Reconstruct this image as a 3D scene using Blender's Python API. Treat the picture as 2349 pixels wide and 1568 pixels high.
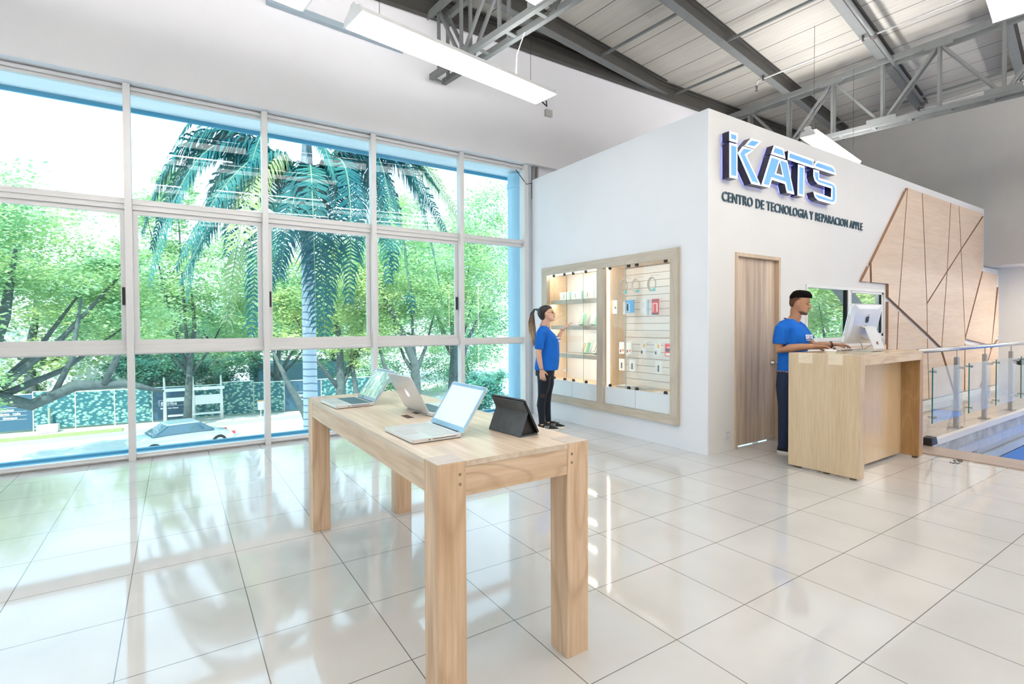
import bpy, math, random
from mathutils import Vector, Matrix, Euler
C = bpy.context.scene.collection
for o in list(bpy.data.objects): bpy.data.objects.remove(o)
R = math.radians
# ---------------- camera, world, sun, exposure ----------------
YAW, PIT, ROL, FPX = R(56.634), R(0.996), R(-0.2513), 1174.72
F = Vector((math.cos(YAW)*math.cos(PIT), math.sin(YAW)*math.cos(PIT), -math.sin(PIT)))
r0 = Vector((math.sin(YAW), -math.cos(YAW), 0)); u0 = r0.cross(F)
RR = r0*math.cos(ROL)+u0*math.sin(ROL); UU = -r0*math.sin(ROL)+u0*math.cos(ROL)
cd = bpy.data.cameras.new('camera'); cam = bpy.data.objects.new('camera', cd); C.objects.link(cam)
cam.matrix_world = Matrix(((RR.x, UU.x, -F.x, 0), (RR.y, UU.y, -F.y, 0), (RR.z, UU.z, -F.z, 1.36), (0, 0, 0, 1)))
cd.sensor_fit = 'HORIZONTAL'; cd.sensor_width = 36; cd.lens = 36*FPX/2349
cd.shift_y = -(-18.594)/2349*-1; cd.clip_start = .05; cd.clip_end = 500
bpy.context.scene.camera = cam
S = bpy.context.scene
S.view_settings.view_transform = 'Standard'; S.view_settings.look = 'None'
S.view_settings.gamma = 1; S.view_settings.use_curve_mapping = False
S.view_settings.exposure = 0.35
w = bpy.data.worlds.new('sky'); S.world = w; w.use_nodes = True
nt = w.node_tree; bg = nt.nodes['Background']
tc = nt.nodes.new('ShaderNodeTexCoord'); sp = nt.nodes.new('ShaderNodeSeparateXYZ'); cr = nt.nodes.new('ShaderNodeValToRGB')
nt.links.new(tc.outputs['Generated'], sp.inputs[0]); nt.links.new(sp.outputs['Z'], cr.inputs[0])
cr.color_ramp.elements[0].color = (.74, .90, 1, 1); cr.color_ramp.elements[0].position = 0.0
cr.color_ramp.elements[1].color = (.46, .74, 1, 1); cr.color_ramp.elements[1].position = 1
nt.links.new(cr.outputs[0], bg.inputs['Color']); bg.inputs['Strength'].default_value = 2.5
sd = bpy.data.lights.new('sun', 'SUN'); sd.energy = 6.5; sd.angle = R(1); sd.color = (1, .95, .82)
sun = bpy.data.objects.new('sun', sd); C.objects.link(sun); sun.rotation_euler = (R(38), 0, R(-28))

# ---------------- materials ----------------
MATS = {}
def mat(name, col, rough=.5, metal=0, spec=.5, emit=None, es=0, var=0, vs=8, vscale=(1, 1, 1), trans=0, bump=0):
    if name in MATS: return MATS[name]
    m = bpy.data.materials.new(name); m.use_nodes = True; n = m.node_tree.nodes; l = m.node_tree.links
    b = n['Principled BSDF']; b.inputs['Base Color'].default_value = (*col, 1)
    b.inputs['Roughness'].default_value = rough; b.inputs['Metallic'].default_value = metal
    b.inputs['Specular IOR Level'].default_value = spec
    if emit: b.inputs['Emission Color'].default_value = (*emit, 1); b.inputs['Emission Strength'].default_value = es
    if var or bump:
        t = n.new('ShaderNodeTexCoord'); mp = n.new('ShaderNodeMapping'); mp.inputs['Scale'].default_value = vscale
        no = n.new('ShaderNodeTexNoise'); no.inputs['Scale'].default_value = vs; no.inputs['Detail'].default_value = 5
        l.new(t.outputs['Object'], mp.inputs[0]); l.new(mp.outputs[0], no.inputs[0])
        if var:
            r = n.new('ShaderNodeValToRGB'); r.color_ramp.elements[0].position = .3; r.color_ramp.elements[1].position = .7
            r.color_ramp.elements[0].color = (*[max(0, c*(1-var)) for c in col], 1)
            r.color_ramp.elements[1].color = (*[min(1, c*(1+var*.6)) for c in col], 1)
            l.new(no.outputs[0], r.inputs[0]); l.new(r.outputs[0], b.inputs['Base Color'])
        if bump:
            bn = n.new('ShaderNodeBump'); bn.inputs['Strength'].default_value = bump; bn.inputs['Distance'].default_value = .01
            l.new(no.outputs[0], bn.inputs['Height']); l.new(bn.outputs[0], b.inputs['Normal'])
    MATS[name] = m; return m
def wood(name, c1, c2, grain='Z', rough=.4, ring=0.0, fine=60, ringc=None, rs=2.2, off=0):
    m = bpy.data.materials.new(name); m.use_nodes = True; n = m.node_tree.nodes; l = m.node_tree.links
    b = n['Principled BSDF']; b.inputs['Roughness'].default_value = rough
    t = n.new('ShaderNodeTexCoord'); mp = n.new('ShaderNodeMapping')
    s = {'X': (.05, 1, 1), 'Y': (1, .05, 1), 'Z': (1, 1, .05)}[grain]; mp.inputs['Scale'].default_value = s
    mp.inputs['Location'].default_value = (off, off*.7, off*.3)
    l.new(t.outputs['Object'], mp.inputs[0])
    a = n.new('ShaderNodeTexNoise'); a.inputs['Scale'].default_value = fine; a.inputs['Detail'].default_value = 4; l.new(mp.outputs[0], a.inputs[0])
    q = n.new('ShaderNodeTexNoise'); q.inputs['Scale'].default_value = 5; q.inputs['Detail'].default_value = 3; l.new(mp.outputs[0], q.inputs[0])
    mx = n.new('ShaderNodeMath'); mx.operation = 'ADD'; l.new(a.outputs[0], mx.inputs[0]); l.new(q.outputs[0], mx.inputs[1])
    hf = n.new('ShaderNodeMath'); hf.operation = 'MULTIPLY'; hf.inputs[1].default_value = .5; l.new(mx.outputs[0], hf.inputs[0])
    r = n.new('ShaderNodeValToRGB'); r.color_ramp.elements[0].position = .38; r.color_ramp.elements[1].position = .62
    r.color_ramp.elements[0].color = (*c1, 1); r.color_ramp.elements[1].color = (*c2, 1); l.new(hf.outputs[0], r.inputs[0])
    out = r.outputs[0]
    if ring:
        mp2 = n.new('ShaderNodeMapping'); s2 = {'X': (.16, 1, 1), 'Y': (1, .16, 1), 'Z': (1, 1, .16)}[grain]; mp2.inputs['Scale'].default_value = s2
        mp2.inputs['Location'].default_value = (off*.3, off*.2, off*.1)
        l.new(t.outputs['Object'], mp2.inputs[0])
        q2 = n.new('ShaderNodeTexNoise'); q2.inputs['Scale'].default_value = rs; q2.inputs['Detail'].default_value = 1.5; l.new(mp2.outputs[0], q2.inputs[0])
        k = n.new('ShaderNodeMath'); k.operation = 'MULTIPLY'; k.inputs[1].default_value = 26; l.new(q2.outputs[0], k.inputs[0])
        f = n.new('ShaderNodeMath'); f.operation = 'PINGPONG'; f.inputs[1].default_value = 1; l.new(k.outputs[0], f.inputs[0])
        r2 = n.new('ShaderNodeValToRGB'); r2.color_ramp.elements[0].position = .0; r2.color_ramp.elements[1].position = .35
        r2.color_ramp.elements[0].color = (ring, ring, ring, 1); r2.color_ramp.elements[1].color = (0, 0, 0, 1); l.new(f.outputs[0], r2.inputs[0])
        mm = n.new('ShaderNodeMix'); mm.data_type = 'RGBA'; l.new(r2.outputs[0], mm.inputs['Factor']); l.new(out, mm.inputs['A'])
        mm.inputs['B'].default_value = (*(ringc or [x*.6 for x in c1]), 1); out = mm.outputs['Result']
    l.new(out, b.inputs['Base Color']); return m
def glassmat(name, tint=(.93, .985, .985), refl=1.0, f0=.045):
    m = bpy.data.materials.new(name); m.use_nodes = True; n = m.node_tree.nodes; l = m.node_tree.links
    n.remove(n['Principled BSDF']); o = n['Material Output']
    t = n.new('ShaderNodeBsdfTransparent'); t.inputs[0].default_value = (*tint, 1)
    g = n.new('ShaderNodeBsdfGlossy'); g.inputs['Roughness'].default_value = 0.0; g.inputs['Color'].default_value = (refl, refl, refl, 1)
    ge = n.new('ShaderNodeNewGeometry'); d = n.new('ShaderNodeVectorMath'); d.operation = 'DOT_PRODUCT'; l.new(ge.outputs['Normal'], d.inputs[0]); l.new(ge.outputs['Incoming'], d.inputs[1])
    def M(op, a, b_=None):
        q = n.new('ShaderNodeMath'); q.operation = op
        for i, v in enumerate((a, b_)):
            if v is None: continue
            if isinstance(v, (int, float)): q.inputs[i].default_value = v
            else: l.new(v, q.inputs[i])
        return q.outputs[0]
    c = M('SUBTRACT', 1, M('ABSOLUTE', d.outputs['Value'])); f = M('ADD', M('MULTIPLY', M('POWER', c, 5), 1-f0), f0)
    x = n.new('ShaderNodeMixShader'); l.new(f, x.inputs[0]); l.new(t.outputs[0], x.inputs[1]); l.new(g.outputs[0], x.inputs[2]); l.new(x.outputs[0], o.inputs[0]); return m
def leafmat(name, c1, c2, tr=.45):
    m = bpy.data.materials.new(name); m.use_nodes = True; n = m.node_tree.nodes; l = m.node_tree.links
    n.remove(n['Principled BSDF']); o = n['Material Output']
    t = n.new('ShaderNodeTexCoord'); no = n.new('ShaderNodeTexNoise'); no.inputs['Scale'].default_value = .7; no.inputs['Detail'].default_value = 8
    l.new(t.outputs['Object'], no.inputs[0]); r = n.new('ShaderNodeValToRGB'); r.color_ramp.elements[0].position = .35; r.color_ramp.elements[1].position = .65
    r.color_ramp.elements[0].color = (*c1, 1); r.color_ramp.elements[1].color = (*c2, 1); l.new(no.outputs[0], r.inputs[0])
    d = n.new('ShaderNodeBsdfDiffuse'); tl = n.new('ShaderNodeBsdfTranslucent'); x = n.new('ShaderNodeMixShader'); x.inputs[0].default_value = tr
    l.new(r.outputs[0], d.inputs[0]); l.new(r.outputs[0], tl.inputs[0]); l.new(d.outputs[0], x.inputs[1]); l.new(tl.outputs[0], x.inputs[2]); l.new(x.outputs[0], o.inputs[0]); return m
WHITE = mat('white_paint', (.85, .85, .885), .6, var=.02, vs=1.5)
WARMW = mat('warm_white_paint', (.80, .785, .76), .6, var=.02, vs=1.5)
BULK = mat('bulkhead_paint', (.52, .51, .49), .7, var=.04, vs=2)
ALU = mat('window_aluminium', (.72, .71, .71), .35, metal=.1)
STEELP = mat('grey_steel_paint', (.155, .165, .165), .5, var=.08, vs=6)
RAFT = mat('rafter_paint_shaded', (.055, .052, .047), .6, var=.1, vs=5)  # rafter shade is painted in: webs darker than the flanges below
CHROME = mat('stainless_steel', (.6, .6, .6), .25, metal=1)
BLACK = mat('black_plastic', (.012, .012, .014), .4)
BLUEX = mat('blue_outdoor_paint', (.11, .40, .60), .5)
PALEB = mat('pale_blue_outdoor_paint', (.84, .88, .92), .6)
SILVER = mat('silver_aluminium', (.72, .73, .74), .3, metal=.45)
WHITEP = mat('white_plastic', (.85, .85, .86), .3)
SHIRT = mat('blue_cotton', (.012, .14, .58), .85, spec=.2, var=.12, vs=7, bump=.9, vscale=(1, 1, .6))
TW_TOP = wood('table_wood_top', (.60, .47, .35), (.78, .66, .54), 'Y', .3, .18, 40)
TW_LEG = wood('table_wood_leg', (.58, .38, .23), (.80, .60, .42), 'Z', .45, .35, 50, (.36, .2, .1), 2.5)
TW_APR = wood('table_wood_apron', (.58, .40, .26), (.80, .63, .46), 'Y', .45, .25, 45)
TW_APX = wood('table_wood_end', (.58, .39, .24), (.78, .60, .43), 'X', .45, .4, 45, (.36, .22, .12), 6)
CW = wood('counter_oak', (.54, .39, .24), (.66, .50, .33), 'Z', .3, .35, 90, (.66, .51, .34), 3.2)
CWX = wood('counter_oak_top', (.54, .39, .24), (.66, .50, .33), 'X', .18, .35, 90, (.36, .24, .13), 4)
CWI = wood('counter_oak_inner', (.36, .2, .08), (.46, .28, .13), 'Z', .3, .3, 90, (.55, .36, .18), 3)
CWF = wood('counter_ply_front', (.60, .42, .23), (.68, .50, .31), 'Z', .2, 0, 100)
JOINT = wood('pale_inlay_wood', (.76, .62, .46), (.82, .69, .53), 'X', .3, .2, 60)
DW = wood('door_wood', (.42, .31, .23), (.72, .57, .43), 'Z', .4, 0, 22)
DFR = wood('door_frame_wood', (.55, .42, .29), (.66, .52, .38), 'Z', .4, 0, 60)
PW = wood('panel_wood', (.66, .49, .35), (.76, .59, .44), 'X', .45, .12, 50, (.5, .36, .25), 1.2)
PEDGE = mat('panel_edge_brown', (.33, .18, .1), .6)
KF = wood('cabinet_frame_wood', (.50, .42, .33), (.62, .54, .44), 'Y', .4, .3, 70, (.4, .32, .24), 4)
KI = wood('cabinet_inner_wood', (.72, .52, .33), (.80, .62, .43), 'Z', .5, .1, 70)
GLASS = glassmat('clear_glass')
GLASSW = glassmat('window_glass', (.90, .97, .98), .55)
GEDGE = mat('glass_edge', (.02, .20, .16), .1)
LAMP = mat('lamp_diffuser', (.9, .9, .9), .5, emit=(1, .97, .93), es=4.5)
UPL = mat('ceiling_fill_glow', (.9, .9, .9), .5, emit=(1, .97, .95), es=52)  # unseen glow added to the strip lights to brighten ceiling and walls
LEDM = mat('led_strip_light', (1, 1, 1), .5, emit=(1, .93, .85), es=9)

# ---------------- mesh helpers ----------------
class MB:
    def __init__(s): s.v = []; s.f = []; s.m = []; s.mi = 0
    def add(s, vs, fs):
        k = len(s.v); s.v += [tuple(v) for v in vs]; s.f += [tuple(i+k for i in f) for f in fs]; s.m += [s.mi]*len(fs); return s
    def box2(s, a, b):
        x0, y0, z0 = a; x1, y1, z1 = b
        return s.add([(x0, y0, z0), (x1, y0, z0), (x1, y1, z0), (x0, y1, z0), (x0, y0, z1), (x1, y0, z1), (x1, y1, z1), (x0, y1, z1)],
                     [(0, 3, 2, 1), (4, 5, 6, 7), (0, 1, 5, 4), (1, 2, 6, 5), (2, 3, 7, 6), (3, 0, 4, 7)])
    def box(s, c, d, M=None):
        c = Vector(c); h = Vector(d)/2
        P = [Vector((sx*h.x, sy*h.y, sz*h.z)) for sz in (-1, 1) for sx, sy in ((-1, -1), (1, -1), (1, 1), (-1, 1))]
        if M is not None: P = [M @ p for p in P]
        return s.add([p+c for p in P], [(0, 3, 2, 1), (4, 5, 6, 7), (0, 1, 5, 4), (1, 2, 6, 5), (2, 3, 7, 6), (3, 0, 4, 7)])
    def bar(s, p, q, w_, h_, up=(0, 0, 1)):
        p = Vector(p); q = Vector(q); d = (q-p).normalized(); u = Vector(up)
        if abs(d.dot(u)) > .99: u = Vector((1, 0, 0))
        a = d.cross(u).normalized(); b = a.cross(d)
        vs = [o+a*sx*w_/2+b*sy*h_/2 for o in (p, q) for sx, sy in ((-1, -1), (1, -1), (1, 1), (-1, 1))]
        return s.add(vs, [(0, 1, 2, 3), (7, 6, 5, 4), (0, 4, 5, 1), (1, 5, 6, 2), (2, 6, 7, 3), (3, 7, 4, 0)])
    def tube(s, pts, rad, n=8, flat=1.0, up=None, cap=True):
        pts = [Vector(p) for p in pts]; N = len(pts)
        if not hasattr(rad, '__len__'): rad = [rad]*N
        u = None; vs = []
        for i, p in enumerate(pts):
            d = (pts[min(i+1, N-1)]-pts[max(i-1, 0)]).normalized()
            if u is None:
                u = Vector(up) if up else (Vector((0, 0, 1)) if abs(d.z) < .9 else Vector((1, 0, 0)))
            a = d.cross(u)
            if a.length < 1e-4: a = d.cross(Vector((.3, .9, .1)))
            a.normalize(); u = a.cross(d).normalized()
            for k in range(n):
                t = 2*math.pi*k/n; vs.append(p+a*math.cos(t)*rad[i]+u*math.sin(t)*rad[i]*flat)
        fs = [(i*n+k, i*n+(k+1) % n, (i+1)*n+(k+1) % n, (i+1)*n+k) for i in range(N-1) for k in range(n)]
        if cap: fs += [tuple(reversed(range(n))), tuple((N-1)*n+k for k in range(n))]
        return s.add(vs, fs)
    def rings(s, rs, n=20, M=None, p=2.3):     # horizontal superellipse rings: (z, xback, xfront, halfwidth[, ycentre])
        vs = []
        for r in rs:
            z, xb, xf, hw = r[:4]; yc = r[4] if len(r) > 4 else 0; cx = (xb+xf)/2; hx = (xf-xb)/2
            for k in range(n):
                t = 2*math.pi*k/n; c, q = math.cos(t), math.sin(t)
                vs.append(Vector((cx+hx*math.copysign(abs(c)**(2/p), c), yc+hw*math.copysign(abs(q)**(2/p), q), z)))
        if M is not None: vs = [M @ v for v in vs]
        N = len(rs)
        fs = [(i*n+k, i*n+(k+1) % n, (i+1)*n+(k+1) % n, (i+1)*n+k) for i in range(N-1) for k in range(n)]
        fs += [tuple(reversed(range(n))), tuple((N-1)*n+k for k in range(n))]
        return s.add(vs, fs)
    def ball(s, c, r, M=None, n=12, m=8):
        c = Vector(c); r = Vector(r) if hasattr(r, '__len__') else Vector((r, r, r)); vs = []
        for i in range(1, m):
            ph = math.pi*i/m
            for k in range(n):
                t = 2*math.pi*k/n; q = Vector((r.x*math.sin(ph)*math.cos(t), r.y*math.sin(ph)*math.sin(t), r.z*math.cos(ph)))
                vs.append((M @ q if M is not None else q)+c)
        top = Vector((0, 0, r.z)); bot = -top
        if M is not None: top = M @ top; bot = M @ bot
        vs += [top+c, bot+c]; T = len(vs)-2
        fs = [(i*n+k, (i+1)*n+k, (i+1)*n+(k+1) % n, i*n+(k+1) % n) for i in range(m-2) for k in range(n)]
        fs += [(T, k, (k+1) % n) for k in range(n)]+[(T+1, (m-2)*n+(k+1) % n, (m-2)*n+k) for k in range(n)]
        return s.add(vs, fs)
    def prism(s, poly, M, d0, d1):             # poly 2d; M maps (a,b,depth) -> world
        n = len(poly); vs = [M(a, b, d0) for a, b in poly]+[M(a, b, d1) for a, b in poly]
        fs = [tuple(range(n)), tuple(reversed(range(n, 2*n)))]+[(i, i+n, (i+1) % n+n, (i+1) % n) for i in range(n)]
        return s.add(vs, fs)
    def cyl(s, c, r, h, ax='Z', n=20, r2=None):
        c = Vector(c); d = {'X': Vector((1, 0, 0)), 'Y': Vector((0, 1, 0)), 'Z': Vector((0, 0, 1))}[ax]*h/2
        return s.tube([c-d, c+d], [r, r if r2 is None else r2], n)
    def build(s, name, m, parent=None, bev=0, smooth=False, sub=0, remesh=0, sm=0, kind=None, auto=False):
        me = bpy.data.meshes.new(name); me.from_pydata(s.v, [], s.f); me.update()
        for x in (m if isinstance(m, (list, tuple)) else [m]): me.materials.append(x)
        if isinstance(m, (list, tuple)):
            for p_, i in zip(me.polygons, s.m): p_.material_index = i
        if smooth or remesh:
            for p_ in me.polygons: p_.use_smooth = True
        o = bpy.data.objects.new(name, me); C.objects.link(o)
        if parent: o.parent = parent
        if kind: o['kind'] = kind
        if bev:
            b = o.modifiers.new('bevel', 'BEVEL'); b.width = bev; b.segments = 2; b.limit_method = 'ANGLE'; b.angle_limit = R(40)
        if remesh:
            b = o.modifiers.new('remesh', 'REMESH'); b.mode = 'VOXEL'; b.voxel_size = remesh; b.use_smooth_shade = True
            if sm: q = o.modifiers.new('smooth', 'SMOOTH'); q.iterations = sm; q.factor = .5
        if sub: q = o.modifiers.new('sub', 'SUBSURF'); q.levels = sub; q.render_levels = sub
        return o
def tag(o, label=None, cat=None, group=None, kind=None):
    if label: o['label'] = label
    if cat: o['category'] = cat
    if group: o['group'] = group
    if kind: o['kind'] = kind
    return o
def empty(name, loc, rz=0, label=None, cat=None, group=None, kind=None):
    o = bpy.data.objects.new(name, None); C.objects.link(o); o.location = loc; o.rotation_euler = (0, 0, rz); o.empty_display_size = .1
    return tag(o, label, cat, group, kind)
def copy_tree(o, parent=None):
    c = o.copy(); C.objects.link(c); c.parent = parent
    for ch in o.children: copy_tree(ch, c)
    return c
def text(name, s, m, size, depth, parent, M, off=0, sx=1, align='LEFT', sp=1.0):   # lettering as a real mesh; local x right, y up, z out
    cu = bpy.data.curves.new('t', 'FONT'); cu.body = s; cu.size = size; cu.extrude = depth/2; cu.offset = off; cu.align_x = align; cu.resolution_u = 3; cu.space_character = sp
    t = bpy.data.objects.new('t', cu); C.objects.link(t); dg = bpy.context.evaluated_depsgraph_get()
    me = bpy.data.meshes.new_from_object(t.evaluated_get(dg)); bpy.data.objects.remove(t); bpy.data.curves.remove(cu)
    me.transform(M @ Matrix.Diagonal((sx, 1, 1, 1))); me.materials.clear(); me.materials.append(m)
    o = bpy.data.objects.new(name, me); C.objects.link(o)
    if parent: o.parent = parent
    return o
def frame(ox, x, y, z):       # matrix from axes
    x, y, z, ox = Vector(x), Vector(y), Vector(z), Vector(ox)
    return Matrix(((x.x, y.x, z.x, ox.x), (x.y, y.y, z.y, ox.y), (x.z, y.z, z.z, ox.z), (0, 0, 0, 1)))
def inset(poly, d):
    n = len(poly); ar = sum(poly[i][0]*poly[(i+1) % n][1]-poly[(i+1) % n][0]*poly[i][1] for i in range(n)); sg = 1 if ar > 0 else -1; out = []
    for i in range(n):
        p0, p1, p2 = Vector(poly[i-1]), Vector(poly[i]), Vector(poly[(i+1) % n])
        a = (p1-p0).normalized(); b = (p2-p1).normalized(); na = Vector((-a.y, a.x))*sg; nb = Vector((-b.y, b.x))*sg
        k = na+nb; q = max(.35, k.length_squared/2); out.append(tuple(p1+k/q*d*1.0) if k.length > .05 else tuple(p1+na*d))
    return out
# ---------------- setting ----------------
def floormat():
    m = bpy.data.materials.new('polished_tiles'); m.use_nodes = True; n = m.node_tree.nodes; l = m.node_tree.links; b = n['Principled BSDF']
    t = n.new('ShaderNodeTexCoord'); s = n.new('ShaderNodeSeparateXYZ'); l.new(t.outputs['Object'], s.inputs[0]); ds = []
    for ax, o, w_ in (('X', 2.792, .5008), ('Y', 1.438, .5114)):
        a = n.new('ShaderNodeMath'); a.operation = 'SUBTRACT'; a.inputs[1].default_value = o-200*w_; l.new(s.outputs[ax], a.inputs[0])
        d = n.new('ShaderNodeMath'); d.operation = 'DIVIDE'; d.inputs[1].default_value = w_; l.new(a.outputs[0], d.inputs[0])
        p = n.new('ShaderNodeMath'); p.operation = 'PINGPONG'; p.inputs[1].default_value = .5; l.new(d.outputs[0], p.inputs[0]); ds.append(p)
    mn = n.new('ShaderNodeMath'); mn.operation = 'MINIMUM'; l.new(ds[0].outputs[0], mn.inputs[0]); l.new(ds[1].outputs[0], mn.inputs[1])
    lt = n.new('ShaderNodeMath'); lt.operation = 'LESS_THAN'; lt.inputs[1].default_value = .0042; l.new(mn.outputs[0], lt.inputs[0])
    no = n.new('ShaderNodeTexNoise'); no.inputs['Scale'].default_value = 1.6; no.inputs['Detail'].default_value = 5; l.new(t.outputs['Object'], no.inputs[0])
    r = n.new('ShaderNodeValToRGB'); r.color_ramp.elements[0].color = (.55, .54, .525, 1); r.color_ramp.elements[1].color = (.63, .622, .61, 1); r.color_ramp.elements[0].position = .3; r.color_ramp.elements[1].position = .7
    l.new(no.outputs[0], r.inputs[0]); mx = n.new('ShaderNodeMix'); mx.data_type = 'RGBA'; l.new(lt.outputs[0], mx.inputs['Factor']); l.new(r.outputs[0], mx.inputs['A']); mx.inputs['B'].default_value = (.16, .15, .14, 1)
    l.new(mx.outputs['Result'], b.inputs['Base Color']); b.inputs['Roughness'].default_value = .06; b.inputs['IOR'].default_value = 1.6; b.inputs['Specular IOR Level'].default_value = .75
    return m
TILE = floormat()
f = MB(); f.box2((-6, -6, -.3), (6.75, 6.62, 0)); f.box2((6.75, 2.23, -.3), (14.13, 6.62, 0)); f.build('floor', TILE, kind='structure')
w1 = MB(); w1.box2((-6, 6.355, 3.8), (13.2, 6.75, 6.7)); w1.build('wall_upper_window_side', WHITE, kind='structure')
w1 = MB(); w1.box2((-6.15, -6.15, 0), (-6, 6.75, 6.9)); w1.build('wall_left', WHITE, kind='structure')
w1 = MB(); w1.box2((-6, -6.15, -3.5), (14.3, -6, 7.1)); w1.build('wall_behind_camera', WARMW, kind='structure')
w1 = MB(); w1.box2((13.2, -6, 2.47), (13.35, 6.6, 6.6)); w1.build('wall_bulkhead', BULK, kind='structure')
w1 = MB(); w1.box2((14.13, -6, -3.5), (14.3, 4.2, 2.62)); w1.box2((14.13, 4.2, -3.5), (14.3, 6.6, .6)); w1.box2((14.13, 4.2, 2.45), (14.3, 6.6, 2.62)); w1.build('wall_far_right', WARMW, kind='structure')
w1 = MB(); w1.box2((13.35, -6, 2.47), (14.13, 6.6, 2.62)); w1.build('ceiling_low_right', WARMW, kind='structure')
w1 = MB(); w1.box2((4.6, 6.46, 0), (5.2, 6.62, 3.8)); w1.box2((13.2, 6.46, 2.47), (14.13, 6.62, 3.8)); w1.box2((5.2, 6.46, 0), (14.13, 6.62, .6)); w1.box2((5.2, 6.46, 2.9), (13.2, 6.62, 3.8)); w1.build('wall_kiosk_back', WHITE, kind='structure')
w6 = MB()
for x in (5.2, 7.05, 8.9, 10.75, 12.54): w6.box2((x, 6.48, .6), (x+.06, 6.58, 2.9))
w6.box2((5.2, 6.48, .6), (14.1, 6.58, .66)); w6.box2((5.2, 6.48, 2.84), (12.6, 6.58, 2.9)); w6.box2((14.15, 5.1, .6), (14.25, 5.18, 2.45))
w6.build('window_9', ALU, kind='structure')
# kiosk walls with openings
k = MB()
for a, b in (((3.3025, 0), (3.70, 3.572)), ((6.05, 0), (6.40, 3.572)), ((3.70, 0), (6.05, .30)), ((3.70, 2.15), (6.05, 3.572))):
    k.add([(x, y, z) for x in (4.597, 4.70) for y, z in ((a[0], a[1]), (b[0], a[1]), (b[0], b[1]), (a[0], b[1]))], [(0, 3, 2, 1), (4, 5, 6, 7), (0, 1, 5, 4), (1, 2, 6, 5), (2, 3, 7, 6), (3, 0, 4, 7)])
k.build('wall_kiosk_left', WHITE, kind='structure')
k = MB()
for x0, x1, z0, z1 in ((4.615, 5.06, 0, 3.572), (5.94, 6.53, 0, 3.572), (5.06, 5.94, 2.135, 3.572), (6.53, 8.77, 0, 1.13), (6.53, 8.77, 1.85, 3.572), (8.77, 13.2, 0, 3.572), (13.2, 14.13, 0, 2.45)):
    k.box2((x0, 3.302, z0), (x1, 3.42, z1))
k.build('wall_kiosk_right', WARMW, kind='structure')
k = MB(); k.box2((4.7, 3.42, 3.2), (13.2, 6.46, 3.3)); k.build('ceiling_kiosk', WHITE, kind='structure')
k = MB(); k.box2((8.8, 3.28, 0), (14.13, 3.302, .09)); k.build('baseboard_kiosk', mat('baseboard_white', (.72, .70, .67), .4), kind='structure')
k = MB(); k.box2((6.5, -6, -.3), (6.93, 2.21, .012)); k.build('trim_stairwell_nosing', wood('nosing_wood', (.36, .27, .22), (.48, .38, .32), 'Y', .3), kind='structure', bev=.006)
k = MB(); k.box2((6.93, 2.205, -.04), (14.13, 2.26, .03)); k.build('trim_slab_edge', mat('slab_edge_white', (.75, .73, .70), .4), kind='structure')
k = MB(); k.box2((6.93, 2.215, -.17), (14.13, 2.24, -.04)); k.build('trim_slab_fascia', mat('concrete_fascia', (.42, .44, .47), .7, var=.3, vs=6), kind='structure')
# lower level in the stairwell
k = MB(); k.box2((6.4, 2.33, -3.5), (14.13, 2.45, -.3)); k.build('wall_stairwell', mat('lower_wall_paint', (.62, .67, .74), .6), kind='structure')
k = MB(); k.box2((6.4, -6, -3.6), (14.13, 2.4, -3.5)); k.build('floor_lower', mat('lower_floor', (.6, .6, .6), .3), kind='structure')
k = MB(); k.box2((6.4, -6, -3.5), (6.5, 2.4, -.3)); k.build('wall_stairwell_near', WHITE, kind='structure')
k = MB(); k.box2((9.2, -5.9, -.75), (14.1, 2.25, -.55)); tag(k.build('stair_landing', mat('bright_blue_floor', (.02, .16, .55), .5)), 'bright blue stair landing down in the stairwell past the railing', 'landing')
k = MB(); k.bar((8.9, 2.28, -.49), (14.1, 2.28, -.49), .05, .10); tag(k.build('stair_stringer', mat('grey_stringer', (.5, .55, .6), .4)), 'pale grey edge rail running beside the blue landing', 'rail')
k = MB(); k.box2((8.40, 2.25, -3.5), (8.52, 2.33, -.3)); k.box2((8.70, 2.25, -3.5), (8.82, 2.33, -.3)); k.box2((8.52, 2.29, -3.5), (8.70, 2.31, -.3)); tag(k.build('steel_column', mat('brownish_steel', (.42, .38, .35), .5)), 'grey brown steel channel column under the floor slab at the stairwell', 'column')

# roof: rotated 8.4 degrees, falling gently towards the windows
TH = R(8.4); SA = Vector((math.cos(TH), math.sin(TH), 0)); SB = Vector((-math.sin(TH), math.cos(TH), 0))
def st(s_, t_, z): return SA*s_+SB*t_+Vector((0, 0, z))
def zr(t_): return 5.506+.048*(5.16-t_)
m = bpy.data.materials.new('roof_deck'); m.use_nodes = True; n = m.node_tree.nodes; l = m.node_tree.links; b = n['Principled BSDF']; b.inputs['Roughness'].default_value = .85; b.inputs['Specular IOR Level'].default_value = .15
t = n.new('ShaderNodeTexCoord'); sx = n.new('ShaderNodeSeparateXYZ'); l.new(t.outputs['Object'], sx.inputs[0])
dv = n.new('ShaderNodeMath'); dv.operation = 'MULTIPLY_ADD'; dv.inputs[1].default_value = 1/.58; dv.inputs[2].default_value = 100; l.new(sx.outputs['X'], dv.inputs[0])
pp = n.new('ShaderNodeMath'); pp.operation = 'PINGPONG'; pp.inputs[1].default_value = .5; l.new(dv.outputs[0], pp.inputs[0])
lt = n.new('ShaderNodeMath'); lt.operation = 'LESS_THAN'; lt.inputs[1].default_value = .013; l.new(pp.outputs[0], lt.inputs[0])
mp = n.new('ShaderNodeMapping'); mp.inputs['Scale'].default_value = (14, .8, 1); l.new(t.outputs['Object'], mp.inputs[0])
no = n.new('ShaderNodeTexNoise'); no.inputs['Scale'].default_value = 1.5; no.inputs['Detail'].default_value = 8; l.new(mp.outputs[0], no.inputs[0])
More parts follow.
